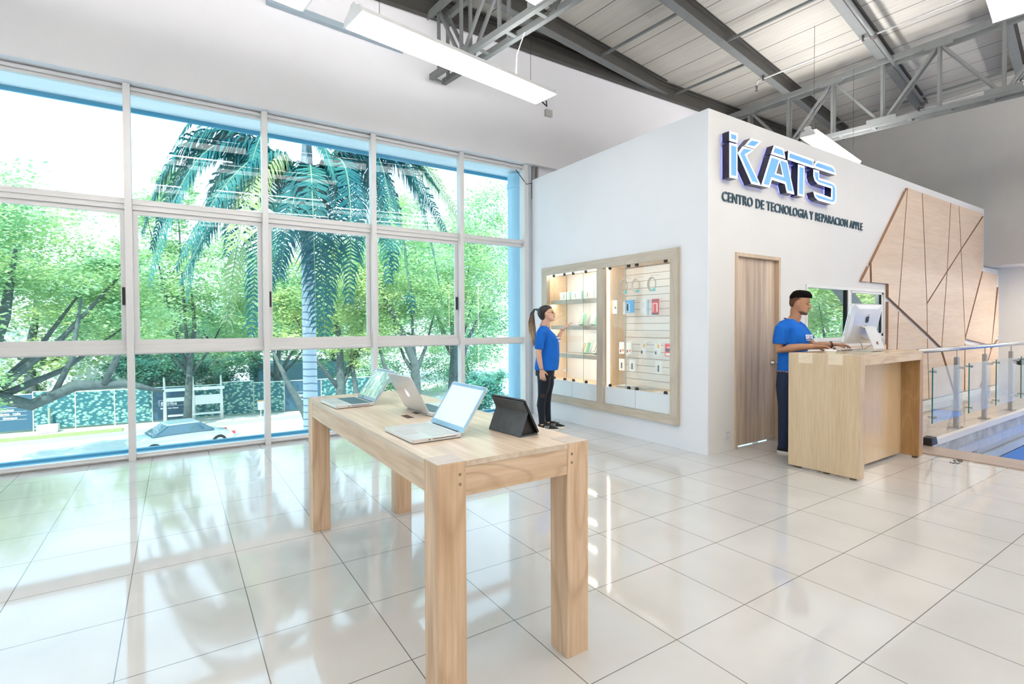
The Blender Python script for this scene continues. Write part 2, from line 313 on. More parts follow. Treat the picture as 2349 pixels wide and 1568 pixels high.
r = n.new('ShaderNodeValToRGB'); r.color_ramp.elements[0].position = .25; r.color_ramp.elements[1].position = .7
r.color_ramp.elements[0].color = (.40, .385, .35, 1); r.color_ramp.elements[1].color = (.47, .455, .41, 1); l.new(no.outputs[0], r.inputs[0])
mx = n.new('ShaderNodeMix'); mx.data_type = 'RGBA'; l.new(lt.outputs[0], mx.inputs['Factor']); l.new(r.outputs[0], mx.inputs['A']); mx.inputs['B'].default_value = (.10, .09, .08, 1); l.new(mx.outputs['Result'], b.inputs['Base Color'])
DECK = m
k = MB(); k.add([(s_, t_, zr(t_)+.26+dz) for dz in (0, .12) for s_, t_ in ((-9, -9), (17, -9), (17, 9.5), (-9, 9.5))], [(0, 3, 2, 1), (4, 5, 6, 7), (0, 1, 5, 4), (1, 2, 6, 5), (2, 3, 7, 6), (3, 0, 4, 7)])
o = k.build('ceiling', DECK, kind='structure'); o.rotation_euler = (0, 0, TH)
# rafters
RL = [('dark grey steel rafter running out to meet the wall above the windows', 5.13), ('grey steel rafter passing over the lit sign, second from the window wall', 3.69), ('grey steel rafter with a pipe beside it, third from the window wall', 2.25), ('grey steel rafter at the top right corner of the photo', .81),
      ('grey steel rafter overhead, first one outside the frame', -.63), ('grey steel rafter overhead, second one outside the frame', -2.07), ('grey steel rafter overhead, farthest outside the frame', -3.51)]
def clip_s(t_, y1=6.34):          # limits of s inside the room
    smax = min((13.19+math.sin(TH)*t_)/math.cos(TH), (y1-math.cos(TH)*t_)/math.sin(TH)); smin = (-5.98+math.sin(TH)*t_)/math.cos(TH); return smin, smax
for lab, t_ in RL:
    a, b_ = clip_s(t_, 6.34); z = zr(t_); k = MB(); e = .02
    rt = empty('steel_rafter', st(a, t_, z), TH, lab, 'beam'); L = b_-a-.33
    k = MB(); k.box2((e, -.006, .01), (L, .006, .25)); k.build('web', RAFT, rt)
    k = MB(); k.box2((e, -.06, 0), (L, .06, .012)); k.build('bottom_flange', STEELP, rt)  # paler grey paints in the light from below
    k = MB(); k.box2((e, -.06, .245), (L, .06, .257)); k.box2((e, -.075, .19), (L, -.05, .20)); k.build('top_flange', RAFT, rt)
rt = empty('steel_rafter', (-5.98, 6.30, 5.36), 0, 'dark steel edge beam along the top of the wall above the windows', 'beam')
k = MB(); k.box2((0, -.006, .01), (19.1, .006, .27)); k.build('web', RAFT, rt)
k = MB(); k.box2((0, -.05, 0), (19.1, .03, .012)); k.build('bottom_flange', RAFT, rt)
k = MB(); k.box2((0, -.06, .27), (19.1, .03, .285)); k.box2((0, -.06, .2), (19.1, -.04, .215)); k.build('top_flange', RAFT, rt)
rt.rotation_euler = (0, R(-.4), 0)
# roof tie rods between rafters
for lab, s_, t0, t1 in (('thin grey tie bar between the rafters above the long strip light', 6.5, 3.69, 5.13), ('thin grey tie bar between the rafters left of the sprinkler pipe', 8.6, 3.69, 5.13),
                   ('long thin grey tie bar under the roof left of the pipe', 7.7, .81, 3.69), ('thin grey tie bar under the roof seen through the far truss', 12.6, .81, 3.69)):
    k = MB(); k.bar(st(s_, t0, zr(t0)+.09), st(s_, t1, zr(t1)+.09), .035, .035); tag(k.build('tie_bar', STEELP), lab, 'bar')
# trusses
def truss(s_, lab, tA, tB, nodes, zb=4.62):
    rt = empty('roof_truss', st(s_, 0, 0), TH, lab, 'truss'); g = .10
    for sg in (-1, 1):
        k = MB(); k.box2((sg*g-.03, tA, zb-.04), (sg*g+.03, tB, zb+.03)); k.build('bottom_chord', STEELP, rt)
        k = MB(); k.bar((sg*g, tA, zr(tA)-.04), (sg*g, tB, zr(tB)-.04), .06, .08); k.build('top_chord', STEELP, rt)
    t_ = tA+.15
    while t_ < tB: MB().box2((-g, t_, zb-.03), (g, t_+.05, zb-.02)).build('batten_plate', STEELP, rt); MB().box2((-g, t_, zr(t_)-.03), (g, t_+.05, zr(t_)-.02)).build('batten_plate', STEELP, rt); t_ += .48
    for i, t_ in enumerate(nodes):
        up = i % 2 == 0
        k = MB(); 
        for sg in (-1, 1): k.bar((sg*g*.7, t_, zb), (sg*g*.7, t_, zr(t_)-.05), .035, .035, (1, 0, 0))
        k.build('vertical_web', STEELP, rt)
        if i+1 < len(nodes):
            t2 = nodes[i+1]; k = MB()
            za, zc = (zr(t_)-.05, zb) if up else (zb, zr(t2)-.05)
            for sg in (-1, 1): k.bar((sg*g*.7, t_, za), (sg*g*.7, t2, zc), .035, .035, (1, 0, 0))
            k.build('diagonal_web', STEELP, rt)
    for i, t_ in enumerate(nodes):
        k = MB(); k.box2((-g-.035, t_-.2, zb+.0), (-g-.03, t_+.2, zb+.09)) if i % 2 else k.box2((-g-.035, t_-.17, zr(t_)-.13), (-g-.03, t_+.17, zr(t_)-.03))
        k.build('gusset_plate', STEELP, rt)
truss(3.84, 'grey steel lattice truss crossing above the long strip light, fixed to the wall', -5, 5.76, [5.62, 5.13, 4.41, 3.69, 2.97, 2.25, 1.53, .81, .09, -.63, -1.35, -2.07, -2.79, -3.51, -4.23])
truss(10.2, 'grey steel lattice truss spanning above the wall sign to the top right', -5, 4.83, [4.4, 3.69, 2.97, 2.25, 1.53, .81, .09, -.63, -1.35, -2.07, -2.79, -3.51, -4.23])
# sprinkler pipes
PIPE = mat('sprinkler_pipe', (.5, .5, .48), .35, metal=.4)
for lab, s_, zt, tA, tB in (('nearer grey sprinkler pipe under the roof, its end turned down above the wall sign', 9.05, -.05, -4, 3.80), ('grey sprinkler pipe farther back, seen through the lattice truss', 12.9, -.05, -4, 3.55)):
    rt = empty('sprinkler_pipe', st(s_, tB, zr(tB)+zt), TH, lab, 'pipe')
    k = MB(); L = tB-tA; k.tube([(0, -L, .048*L), (0, -.03, 0), (0, 0, -.03), (0, 0, -.08)], .014, 8); k.build('pipe_run', PIPE, rt, smooth=True)
    k = MB(); k.tube([(0, 0, -.08), (0, 0, -.13), (0, 0, -.16)], [.02, .012, .004], 8); k.box2((-.02, -.02, -.165), (.02, .02, -.16)); k.build('sprinkler_head', mat('dark_brass', (.12, .11, .1), .4, metal=.6), rt)
    k = MB()
    for tt in (3.69, 2.25, .81):
        if tt < tB-.05: k.box2((-.02, tt-tB-.012, -.03+.048*(tB-tt)), (.02, tt-tB+.012, .05+.048*(tB-tt)))
    k.build('pipe_hanger', RAFT, rt)
rt = empty('conduit_pipe', st(6.2, 2.12, zr(2.1)-.06), TH, 'fat dark pipe running beside the third rafter at the top right', 'pipe')
k = MB(); k.tube([(0, 0, 0), (6.4, 0, 0)], .03, 10); k.build('pipe_run', STEELP, rt, smooth=True)
k = MB()
for x in (2.85, 6.3): k.tube([(x-.06, 0, 0), (x-.03, 0, 0), (x+.03, 0, 0), (x+.06, 0, 0)], [.035, .05, .05, .035], 10)
k.build('wrapped_joint', mat('dark_tape', (.08, .07, .065), .8), rt)
# strip lights
def strip(lab, s_, t_, z, L, W, rot=0, up=True):
    rt = empty('strip_light', st(s_, t_, z), TH+rot, lab, 'light')
    k = MB(); P = [(-W/2, 0), (W/2, 0), (W/2-.02, .045), (W/2-.09, .075), (.04, .09), (-.04, .09), (-W/2+.09, .075), (-W/2+.02, .045)]
    k.prism(P, lambda a, b_, d: (d, a, b_), -L/2+.012, L/2-.012); k.build('housing', WHITEP, rt)
    for sg in (-1, 1):
        k = MB(); Q = [(-W/2-.004, -.004), (W/2+.004, -.004), (W/2-.015, .055), (W/2-.09, .085), (.05, .1), (.03, .13), (-.03, .13), (-.05, .1), (-W/2+.09, .085), (-W/2+.015, .055)]
        k.prism(Q, lambda a, b_, d: (d, a, b_), sg*L/2-.006, sg*L/2+.006); k.build('end_cap', WHITEP, rt)
    k = MB(); k.box2((-L/2+.012, -W/2+.004, -.008), (L/2-.012, W/2-.004, 0)); k.build('diffuser', LAMP, rt)
    uw = .08 if up is True else up; k = MB(); k.box2((-L/2+.1, -uw, .091), (L/2-.1, uw, .095)); k.build('added_ceiling_glow', UPL, rt)  # glowing plate added on the housing top, unseen from below
    k = MB()
    zt = zr(t_)-z
    for sg in (-1, 1): k.tube([(sg*(L/2-.25), 0, .09), (sg*(L/2-.25), 0, zt)], .0025, 5)
    k.build('hanging_wire', BLACK, rt)
    return rt
rt = strip('long white strip light hanging in front of the wall above the windows', 3.12, 4.2, 3.98, 2.36, .34, 0, .03)
k = MB(); k.tube([(.75, .05, .09), (.72, 0, .35), (.8, -.05, .62)], .006, 6); k.build('power_cable', WHITEP, rt)
k = MB(); k.tube([(1.17, .1, .03), (1.24, .1, 0), (1.24, .05, -.05), (1.18, .0, -.02)], .008, 6); k.build('cable_loop', BLACK, rt)
strip('white strip light half hidden behind the top of the sign wall', 9.12, 2.63, 4.0, 2.36, .2)
strip('white strip light cut off by the top right corner of the photo', 5.02, .36, 4.0, 2.36, .42)
strip('white strip light at the top edge left of the lattice truss', .40, 4.23, 3.98, 2.36, .28, 0, .03)
strip('white strip light at the top edge right of the lattice truss', 1.82, 2.93, 4.0, 2.36, .25, 0, .03)
for i, (a, b_) in enumerate(((.2, 2.4), (-2.6, 2.4), (1.9, .1), (-.9, .1), (7.6, -1.2), (-2.2, 4.2), (5.2, -1.8), (2.2, -1.8), (-.8, -1.8), (8.2, -3.8), (4.8, -3.8), (1.2, -3.8), (-2.4, -3.8), (10.6, -1.3), (13.0, -1.4), (11.2, -3.8), (4.4, -.55))):  # strips at the list's end are unseen additions to brighten the right side
    strip('white strip light out of frame overhead', a, b_, 4.2, 2.36, .34).__setitem__('group', 'strip lights behind the camera')
tag(MB().box((4.86, 6.33, 4.62), (.12, .05, .1)).build('junction_box', mat('grey_box', (.45, .45, .43), .6)), 'small grey junction box on the wall beyond the long strip light', 'box')
tag(MB().box(st(10.2, 3.9, 4.75), (.16, .2, .2)).build('junction_box', mat('pale_box', (.62, .62, .6), .5)), 'pale junction box with a cable at the foot of the far truss', 'box')
k = MB(); k.bar((.9, 6.31, 4.99), (2.5, 6.31, 4.90), .07, .07); tag(k.build('cable_trunking', mat('channel_paint', (.32, .40, .46), .5)), 'blue grey channel on the wall behind the long strip light', 'channel')
for x, y in ((13.74, 1.4), (13.74, -1.2), (13.74, -3.6)):
    rt = empty('unseen_panel_light', (x, y, 2.455), 0, 'square ceiling light under the low ceiling at the right, out of frame', 'light', 'panel lights out of frame'); MB().box((0, 0, -.01), (.6, .6, .02)).build('light_frame', WHITEP, rt); MB().box((0, 0, -.024), (.54, .54, .008)).build('diffuser', mat('panel_lamp', (1, 1, 1), .5, emit=(1, .97, .93), es=62), rt)
for x, y in ((9.6, -1.0), (11.8, -3.2), (8.2, -3.8)):  # unseen panels added to brighten the lower level of the stairwell
    rt = empty('unseen_panel_light', (x, y, -.9), 0, 'unseen square light added to brighten the lower level', 'light', 'fill lights added to the lower level'); MB().box((0, 0, .01), (.9, .9, .02)).build('light_frame', WHITEP, rt); MB().box((0, 0, .024), (.84, .84, .008)).build('diffuser', mat('lower_fill_glow', (1, 1, 1), .5, emit=(.9, .96, 1), es=30), rt)
    MB().tube([(0, 0, .03), (0, 0, .0301+.02)], .01, 5).build('fill_light_stem', BLACK, rt)
# windows
MX = [-5.395, -4.14, -2.885, -1.63, -.375, .88, 2.14, 3.40, 4.50]
for i in range(8):
    x0, x1 = MX[i]+.03, MX[i+1]-.03; fr = MB(); yf0, yf1 = 6.50, 6.56
    rt = MB()
    rt.box2((x0-.06, 6.42, 0), (x0, 6.53, 3.8))
    if i == 7: rt.box2((x1, 6.42, 0), (x1+.07, 6.56, 3.8))
    rt = rt.build('window_%d' % (i+1), ALU, kind='structure', bev=.003)
    for z0, z1, y_ in ((0, .055, 6.49), (.02, .035, 6.46), (1.075, 1.175, 6.49), (2.55, 2.66, 6.49), (3.72, 3.8, 6.50)): fr.box2((x0, y_, z0), (x1, 6.56, z1))
    for z0 in (1.085, 2.60, 3.75): fr.box2((x0, 6.475, z0), (x1, 6.492, z0+.035))
    fr.build('frame_rail', ALU, rt, bev=.003)
    sa = MB(); side = 1 if i in (0, 2, 4, 7) else 0
    if i in (4, 7-1, 5): pass
    for a, b_, c_, d_ in ((x0, x0+.045, 1.225, 2.505), (x1-.045, x1, 1.225, 2.505), (x0, x1, 1.175, 1.225), (x0, x1, 2.505, 2.55)):
        if i < 7: sa.box2((a, 6.515, c_), (b_, 6.548, d_))
    if i < 7: sa.build('sash', ALU, rt, bev=.002)
    if i in (3, 4, 5, 6):
        hx = {3: x1-.022, 4: x1+.0, 5: x0+.02, 6: x1-.02}[i]
        if i != 4: MB().box2((hx-.012, 6.50, 1.58), (hx+.012, 6.516, 1.76)).build('latch_handle', BLACK, rt)
    for z0, z1 in ((.055, 1.075), (1.175, 2.55), (2.66, 3.72)):
        MB().box2((x0, 6.530, z0), (x1, 6.534, z1)).build('pane', GLASSW, rt)
k = MB(); k.tube([(4.33, 6.45, 3.7), (4.5, 6.42, 3.5), (4.7, 6.4, 3.56)], .006, 6); tag(k.build('black_cable', BLACK), 'thin black cable sagging from the column head to the corner', 'cable')
k = MB(); k.box2((4.62, 6.42, 3.3), (4.66, 6.46, 3.8)); k.box2((4.70, 6.42, 3.3), (4.73, 6.46, 3.8)); tag(k.build('corner_pipe', mat('dull_pipe', (.3, .3, .3), .3, metal=.7)), 'metal pipes showing between the window end and the kiosk corner', 'pipe')
# ---------------- wall things ----------------
fr = MB(); fr.box2((5.06, 3.285, 0), (5.10, 3.43, 2.135)); fr.box2((5.90, 3.285, 0), (5.94, 3.43, 2.135)); fr.box2((5.10, 3.285, 2.095), (5.90, 3.43, 2.135))
d = fr.build('door_1', DFR, kind='structure', bev=.003)
MB().box2((5.103, 3.335, .016), (5.897, 3.375, 2.092)).build('door_leaf', DW, d, bev=.002)
k = MB(); k.tube([(5.84, 3.335, .905), (5.84, 3.325, .905), (5.84, 3.30, .905), (5.84, 3.29, .905), (5.84, 3.265, .905), (5.84, 3.255, .905)], [.033, .033, .014, .014, .028, .020], 14); k.build('door_handle', CHROME, d, smooth=True)
wn = MB()
for a, b_ in (((6.53, 1.13), (8.77, 1.175)), ((6.53, 1.81), (8.77, 1.85)), ((6.53, 1.175), (6.565, 1.81)), ((8.73, 1.175), (8.77, 1.81)), ((7.62, 1.175), (7.69, 1.81))): wn.box2((a[0], 3.29, a[1]), (b_[0], 3.36, b_[1]))
wn.box2((7.69, 3.30, 1.175), (7.74, 3.33, 1.81)); wn.box2((8.68, 3.30, 1.175), (8.73, 3.33, 1.81)); wn.box2((7.69, 3.30, 1.175), (8.73, 3.33, 1.22)); wn.box2((7.69, 3.30, 1.78), (8.73, 3.33, 1.81))
d = wn.build('window_10', mat('white_window_frame', (.78, .78, .76), .35), kind='structure', bev=.002)
MB().box2((6.565, 3.325, 1.175), (7.62, 3.329, 1.81)).build('pane', GLASSW, d); MB().box2((7.74, 3.315, 1.22), (8.68, 3.319, 1.78)).build('pane', GLASSW, d)
k = MB(); k.box2((7.60, 3.30, 1.175), (7.622, 3.345, 1.81)); k.box2((8.655, 3.30, 1.22), (8.68, 3.325, 1.78)); k.build('black_gasket', BLACK, d)
k = MB(); k.bar((8.35, 4.4, 2.9), (13.2, 4.4, .05), .04, .30, (0, 1, 0)); tag(k.build('reflection_bar', mat('grey_reflection_bar', (.4, .43, .43), .6)), 'sloping grey bar added inside the small window behind the computer, standing for a reflection', 'stairs')  # added bar imitates a sloping reflection in the small window
d = empty('wall_outlet', (4.93, 3.30, .172), 0, 'small white double power outlet low on the wall left of the wooden door', 'outlet')
MB().box((0, -.003, 0), (.085, .008, .072)).build('cover_plate', mat('outlet_grey', (.66, .66, .67), .4), d, bev=.003)
for sx in (-.02, .02):
    k = MB(); k.cyl((sx, -.009, 0), .014, .004, 'Y', 14); k.build('socket', mat('outlet_white', (.85, .82, .8), .4), d)
    k = MB(); k.box((sx-.004, -.0115, .003), (.002, .002, .007)); k.box((sx+.004, -.0115, .003), (.002, .002, .007)); k.build('socket_slots', BLACK, d)
# sign
SIGN = {'i_dot': [(4.805, 3.35), (4.943, 3.351), (4.943, 3.253), (4.805, 3.249)], 'i': [(4.806, 3.233), (4.944, 3.233), (4.944, 2.878), (4.808, 2.873)],
'ku': [(5.188, 3.352), (5.383, 3.353), (5.253, 3.248), (5.068, 3.247)], 'k': [(5.04, 3.237), (5.241, 3.238), (5.106, 3.15), (5.38, 2.870), (5.2, 2.866), (4.952, 3.151)],
'at': [(5.635, 3.36), (5.83, 3.36), (5.871, 3.25), (5.575, 3.25)], 'a': [(5.57, 3.238), (5.908, 3.234), (6.066, 2.869), (5.908, 2.869), (5.867, 2.960), (5.594, 2.97), (5.544, 2.872), (5.386, 2.873)],
'tt': [(5.934, 3.353), (6.50, 3.348), (6.495, 3.245), (5.922, 3.25)], 't': [(6.148, 3.233), (6.29, 3.233), (6.28, 2.868), (6.139, 2.868)],
'st': [(6.507, 3.25), (6.523, 3.305), (6.56, 3.340), (6.628, 3.352), (6.94, 3.351), (7.0, 3.335), (7.04, 3.305), (7.055, 3.248)],
's': [(6.501, 3.232), (6.634, 3.233), (6.635, 3.146), (6.949, 3.144), (7.025, 3.126), (7.062, 3.076), (7.064, 2.935), (7.03, 2.885), (6.962, 2.867), (6.617, 2.872), (6.54, 2.90), (6.503, 2.962), (6.941, 2.948), (6.945, 3.065), (6.61, 3.07), (6.535, 3.10), (6.502, 3.152)]}
NAVY = mat('navy_sign_return', (.012, .012, .045), .25); SW = mat('sign_white_edge', (.9, .9, .95), .4, emit=(.9, .93, 1), es=.4); SBL = mat('sign_blue_face', (.14, .40, .80), .4, emit=(.12, .42, .9), es=.12)
sgn = empty('illuminated_sign', (5.9, 3.30, 3.1), 0, 'large lit letters spelling KATS, blue with white edges, on the wall above the door', 'sign')
HALO = mat('halo_led', (.2, .25, 1), .5, emit=(.25, .3, 1), es=3)
names = {'i': 'letter_i', 'k': 'letter_k', 'a': 'letter_a', 't': 'letter_t', 's': 'letter_s'}
for ch, keys in (('i', ('i_dot', 'i')), ('k', ('ku', 'k')), ('a', ('at', 'a')), ('t', ('tt', 't')), ('s', ('st', 's'))):
    bd, wf, bl, ha = MB(), MB(), MB(), MB(); mp_ = lambda a, b_, y: (a-5.9, y-3.30, b_-3.1)
    for q in keys:
        P = SIGN[q]; bd.prism(P, mp_, 3.285, 3.205); wf.prism(P, mp_, 3.205, 3.200); bl.prism(inset(P, .026), mp_, 3.2005, 3.197)
        ha.prism(inset(P, .02), mp_, 3.296, 3.287)
    if ch == 'a':
        H = [(5.738, 3.19), (5.80, 3.05), (5.672, 3.052)]; H2 = [(5.738, 3.23), (5.832, 3.033), (5.640, 3.035)]
        wf.prism(H2, mp_, 3.199, 3.196); 
    o = bd.build(names[ch], NAVY, sgn); wf.build('white_edge', SW, o); bl.build('blue_face', SBL, o); ha.build('halo_light', HALO, o)
    if ch == 'a': k = MB(); k.prism(H, mp_, 3.196, 3.194); k.build('counter_recess', NAVY, o)
TXT = mat('dark_teal_letters', (.035, .09, .13), .5)
d = empty('wall_lettering', (4.82, 3.302, 2.655), 0, 'dark teal raised lettering CENTRO DE TECNOLOGIA Y REPARACION APPLE under the lit sign', 'sign')
M_ = frame((0, -.008, 0), (1, 0, 0), (0, 0, 1), (0, -1, 0))
import bpy as _b
probe = text('raised_letters', 'CENTRO DE TECNOLOGIA Y REPARACION APPLE', TXT, .148, .014, d, M_, .0006, 1.0, sp=1.10)
xs = [v.co.x for v in probe.data.vertices]; kx = 3.21/(max(xs)-min(xs)); x0 = min(xs)
for v in probe.data.vertices: v.co.x = (v.co.x-x0)*kx
# wood feature panels on the sign wall
PAN = [[(8.17, 2.18), (8.20, 2.18), (8.215, 1.93), (7.92, 1.93)], [(9.41, 3.41), (8.23, 2.22), (8.25, 1.93), (8.80, 1.93), (8.80, 1.74), (9.17, 1.60), (9.46, 3.42)], [(9.46, 3.46), (10.03, 3.46), (10.12, 2.81), (10.27, 1.68), (10.3, 1.18), (9.17, 1.60)],
[(10.03, 3.46), (11.29, 3.46), (11.15, 2.25), (10.27, 1.68), (10.12, 2.81)], [(11.29, 3.46), (11.69, 3.46), (11.82, 2.68), (11.15, 2.25)], [(11.69, 3.46), (13.05, 3.46), (11.82, 2.68)],
[(10.27, 1.68), (10.3, 1.18), (10.93, .93), (11.15, 2.25)], [(11.15, 2.25), (11.82, 2.68), (12.08, 1.10), (12.06, .1), (11.6, .1), (10.93, .93)], [(11.82, 2.68), (13.05, 3.44), (13.03, 2.42), (12.08, 1.10)],
[(13.03, 2.37), (13.95, 2.34), (13.60, .90), (12.08, 1.06)], [(14.0, 2.1), (14.05, 1.1), (13.60, .90)], [(8.80, 1.70), (9.17, 1.56), (9.05, .1), (8.80, .1)], [(9.17, 1.56), (10.3, 1.13), (10.4, .1), (9.05, .1)],
[(10.3, 1.13), (10.90, .89), (11.55, .1), (10.4, .1)], [(12.08, 1.0), (13.58, .84), (12.9, .1), (12.1, .1)], [(13.60, .84), (14.05, 1.04), (14.05, .1), (12.95, .1)],
[(7.0, 1.0), (7.13, 1.06), (7.42, .1), (6.7, .1)], [(7.2, 1.06), (8.76, 1.06), (8.76, .1), (7.5, .1)]]
PLAB = ['small triangular', 'tall slanted', 'tall tapering', 'broad four-sided', 'narrow upright', 'triangular top corner', 'short lower wedge', 'long wedge reaching the floor', 'pointed right-hand', 'stepped right-end', 'thin sliver at the far right', 'lower strip beside the computer', 'lower panel behind the handrail end', 'lower pointed', 'lower panel behind the glass railing', 'lower corner', 'small triangle below the window', 'long panel below the small window']
for P, lb in zip(PAN, PLAB):
    P = [(a, min(b_, 3.46)) for a, b_ in P]; Q = inset(P, .014); cx = sum(a for a, b_ in P)/len(P)
    o = MB().prism(Q, lambda a, b_, y: (a, y, b_), 3.301, 3.264).build('wall_panel', [PEDGE, PW]); n_ = len(Q)
    for i_, p_ in enumerate(o.data.polygons): p_.material_index = 1 if i_ == 1 else 0
    tag(o, lb+' pale oak panel of the geometric wall cladding', 'wall panel')
# ---------------- display cabinet ----------------
cab = empty('display_cabinet', (4.6, 4.87, .255), 0, 'wall display cabinet with pale oak frame, two lit bays and white flap doors', 'cabinet')
def cb(x0, y0, z0, x1, y1, z1, b_=None): b_ = b_ or MB(); return b_.box2((x0-4.6, y0-4.87, z0-.255), (x1-4.6, y1-4.87, z1-.255))
KFU = wood('cabinet_frame_upright', (.50, .42, .33), (.60, .52, .42), 'Z', .4, .2, 70)
for q in ((4.555, 3.652, .255, 4.60, 3.757, 2.195), (4.555, 5.99, .255, 4.60, 6.12, 2.195), (4.555, 4.81, .35, 4.63, 4.93, 2.08)): k = MB(); cb(*q, k); k.build('upright_frame', KFU, cab, bev=.002)
for q in ((4.553, 3.655, .255, 4.60, 6.118, .352), (4.553, 3.655, 2.08, 4.60, 6.118, 2.195)): k = MB(); cb(*q, k); k.build('rail_frame', KF, cab, bev=.002)
WH = mat('cabinet_white', (.86, .85, .83), .5)
k = MB(); cb(4.95, 3.74, .35, 4.97, 6.02, 2.12, k); k.build('back_panel', WH, cab)
k = MB()
for y0, y1 in ((3.742, 3.757), (4.80, 4.815), (4.925, 4.94), (5.985, 6.0)): k = MB(); cb(4.605, y0, .35, 4.95, y1, 2.10, k); k.build('side_panel', KI, cab)
for q in ((4.60, 3.75, 2.10, 4.95, 5.99, 2.115), (4.60, 3.75, .56, 4.95, 5.99, .572)): k = MB(); cb(*q, k); k.build('inner_board', MATS.setdefault('cib', None) or MATS.update(cib=wood('cabinet_inner_floor', (.72, .54, .36), (.80, .62, .44), 'Y', .5)) or MATS['cib'], cab)
for z in (1.69, 1.325, .93): k = MB(); cb(4.64, 4.94, z-.022, 4.95, 5.985, z+.022, k); k.build('shelf', KF, cab, bev=.002)
for y0, y1 in ((4.935, 5.455), (5.46, 5.985), (3.76, 4.29), (4.295, 4.808)): k = MB(); cb(4.585, y0, .354, 4.60, y1, .575, k); k.build('flap_door', mat('flap_white', (.80, .83, .86), .35), cab, bev=.002)
GC = glassmat('cabinet_glass', (.97, .99, .985), .5)
for y0, y1 in ((4.935, 5.215), (5.225, 5.575), (5.58, 5.985), (3.76, 4.44), (4.45, 4.808)):
    k = MB(); cb(4.588, y0, .578, 4.593, y1, 2.082, k); g = k.build('glass_door', GC, cab)
    k = MB(); cb(4.5885, y0-.001, .578, 4.5925, y0+.0015, 2.082, k); k.build('glass_door_edge', GEDGE, g)
for y in (5.86, 5.62, 5.43, 5.17, 4.72, 4.40, 4.27, 3.84):
    for z, s_ in ((.578, 1), (2.08, -1)):
        P = [(.022*math.cos(R(a)), s_*(.012+.022*math.sin(R(a)))) for a in range(0, 181, 20)]+[(-.022, 0), (.022, 0)]
        k = MB(); k.prism(P, lambda a, b_, d_: (d_-4.6, y+a-4.87, z+b_-.255), 4.580, 4.598); k.build('glass_clip', BLACK, cab)
k = MB(); cb(4.63, 4.785, .58, 4.645, 4.797, 2.07, k); cb(4.606, 4.942, .6, 4.62, 4.955, 2.07, k); cb(4.604, 3.78, 2.087, 4.616, 4.79, 2.097, k); cb(4.604, 4.95, 2.087, 4.616, 5.97, 2.097, k)
k.build('led_strip', LEDM, cab)
k = MB(); cb(4.606, 3.762, .6, 4.618, 3.775, 2.07, k); k.build('led_strip', LEDM, cab)  # unseen strip added to brighten the right bay
k = MB(); cb(4.606, 3.78, 2.09, 4.618, 4.79, 2.097, k); k.build('led_strip', LEDM, cab)  # another unseen strip added at the top for the right bay
LED2 = mat('hidden_shelf_fill', (1, 1, 1), .5, emit=(1, .92, .82), es=45)  # glow of hidden strips added to brighten the left bay
for z in (1.69, 1.325, .93, 2.098): k = MB(); cb(4.664 if z < 2 else 4.606, 4.96, z-.0275, 4.674 if z < 2 else 4.616, 5.97, z-.0235, k); z < 2 and cb(4.64, 4.94, z-.031, 4.646, 5.985, z-.02, k) if False else None; k.build('led_strip', LED2, cab)
for z in (1.69, 1.325, .93): k = MB(); cb(4.637, 4.94, z-.034, 4.642, 5.985, z+.022, k); k.build('shelf_lip', KF, cab)  # lip added to keep the shelf strip behind it out of sight
k = MB(); cb(4.9488, 3.758, .575, 4.9498, 4.80, 2.098, k); k.build('groove_shade_sheet', mat('groove_painted_shade', (.42, .33, .28), .6), cab)  # tan sheet paints the shade in the slat grooves
k = MB(); z = .575
while z < 2.05: cb(4.938, 3.758, z, 4.9485, 4.80, z+.083, k); z += .089
k.build('slat_board', WH, cab)
k = MB(); cb(4.605, 5.62, .70, 4.62, 5.65, .73, k); k.build('cabinet_hinge', CHROME, cab)
# products: left bay
MINT = mat('mint_packaging', (.40, .80, .58), .5); PKW = mat('white_card', (.88, .88, .87), .5); BEIGE = mat('beige_print', (.72, .56, .42), .5); GOLD = mat('orange_gold_print', (.72, .45, .22), .5); GRYP = mat('grey_print', (.2, .18, .17), .5)
for i, y in enumerate((5.78, 5.52, 5.27, 5.04)):
    d = empty('product_box', (4.80, y, 1.712), R(4), ['leftmost of the four small white boxes on the top cabinet shelf', 'second small white box from the left on the top cabinet shelf', 'third small white box from the left on the top cabinet shelf', 'small white box at the right end of the top cabinet shelf'][i], 'box', 'white boxes on the top cabinet shelf')
    MB().box((0, 0, .06), (.18, .20, .12)).build('box_body', PKW, d, bev=.002); MB().box((.0, -.103, .06), (.17, .006, .115)).build('mint_side', MINT, d)
    k = MB()
    for j in range(4): k.box((-.0915, .01, .035+j*.014), (.001, .012, .007))
    k.build('printed_marks', BLACK, d)
def slant(lab, y, z, h=.15, w_=.10, pic=BEIGE, th=.05, tl=18, shut=False):
    d = empty('product_box', (4.80, y, z), R(-14), lab, 'box', 'mint edged gadget boxes on the cabinet shelves'); T = Matrix.Rotation(R(tl), 3, 'Y')
    c = T @ Vector((0, 0, h/2)); up = Vector((0, 0, .009))
    MB().box(c+up, (th, w_, h), T).build('box_body', MINT, d); c2 = T @ Vector((-th/2-.004, 0, h/2)); MB().box(c2+up, (.008, w_, h), T).build('white_front', PKW, d)
    c3 = T @ Vector((-th/2-.009, 0, h/2)); MB().box(c3+up, (.003, w_*.6, h*.8), T).build('picture_border', GRYP, d); c4 = T @ Vector((-th/2-.011, 0, h/2)); MB().box(c4+up, (.003, w_*.52, h*.74), T).build('picture', pic, d)
slant('leaning gadget box on the middle cabinet shelf, leftmost near the raised hand', 5.52, 1.347, .165, .11); slant('leaning gadget box on the middle cabinet shelf, second one, with a pale phone picture', 5.26, 1.347, .16, .11, PKW)
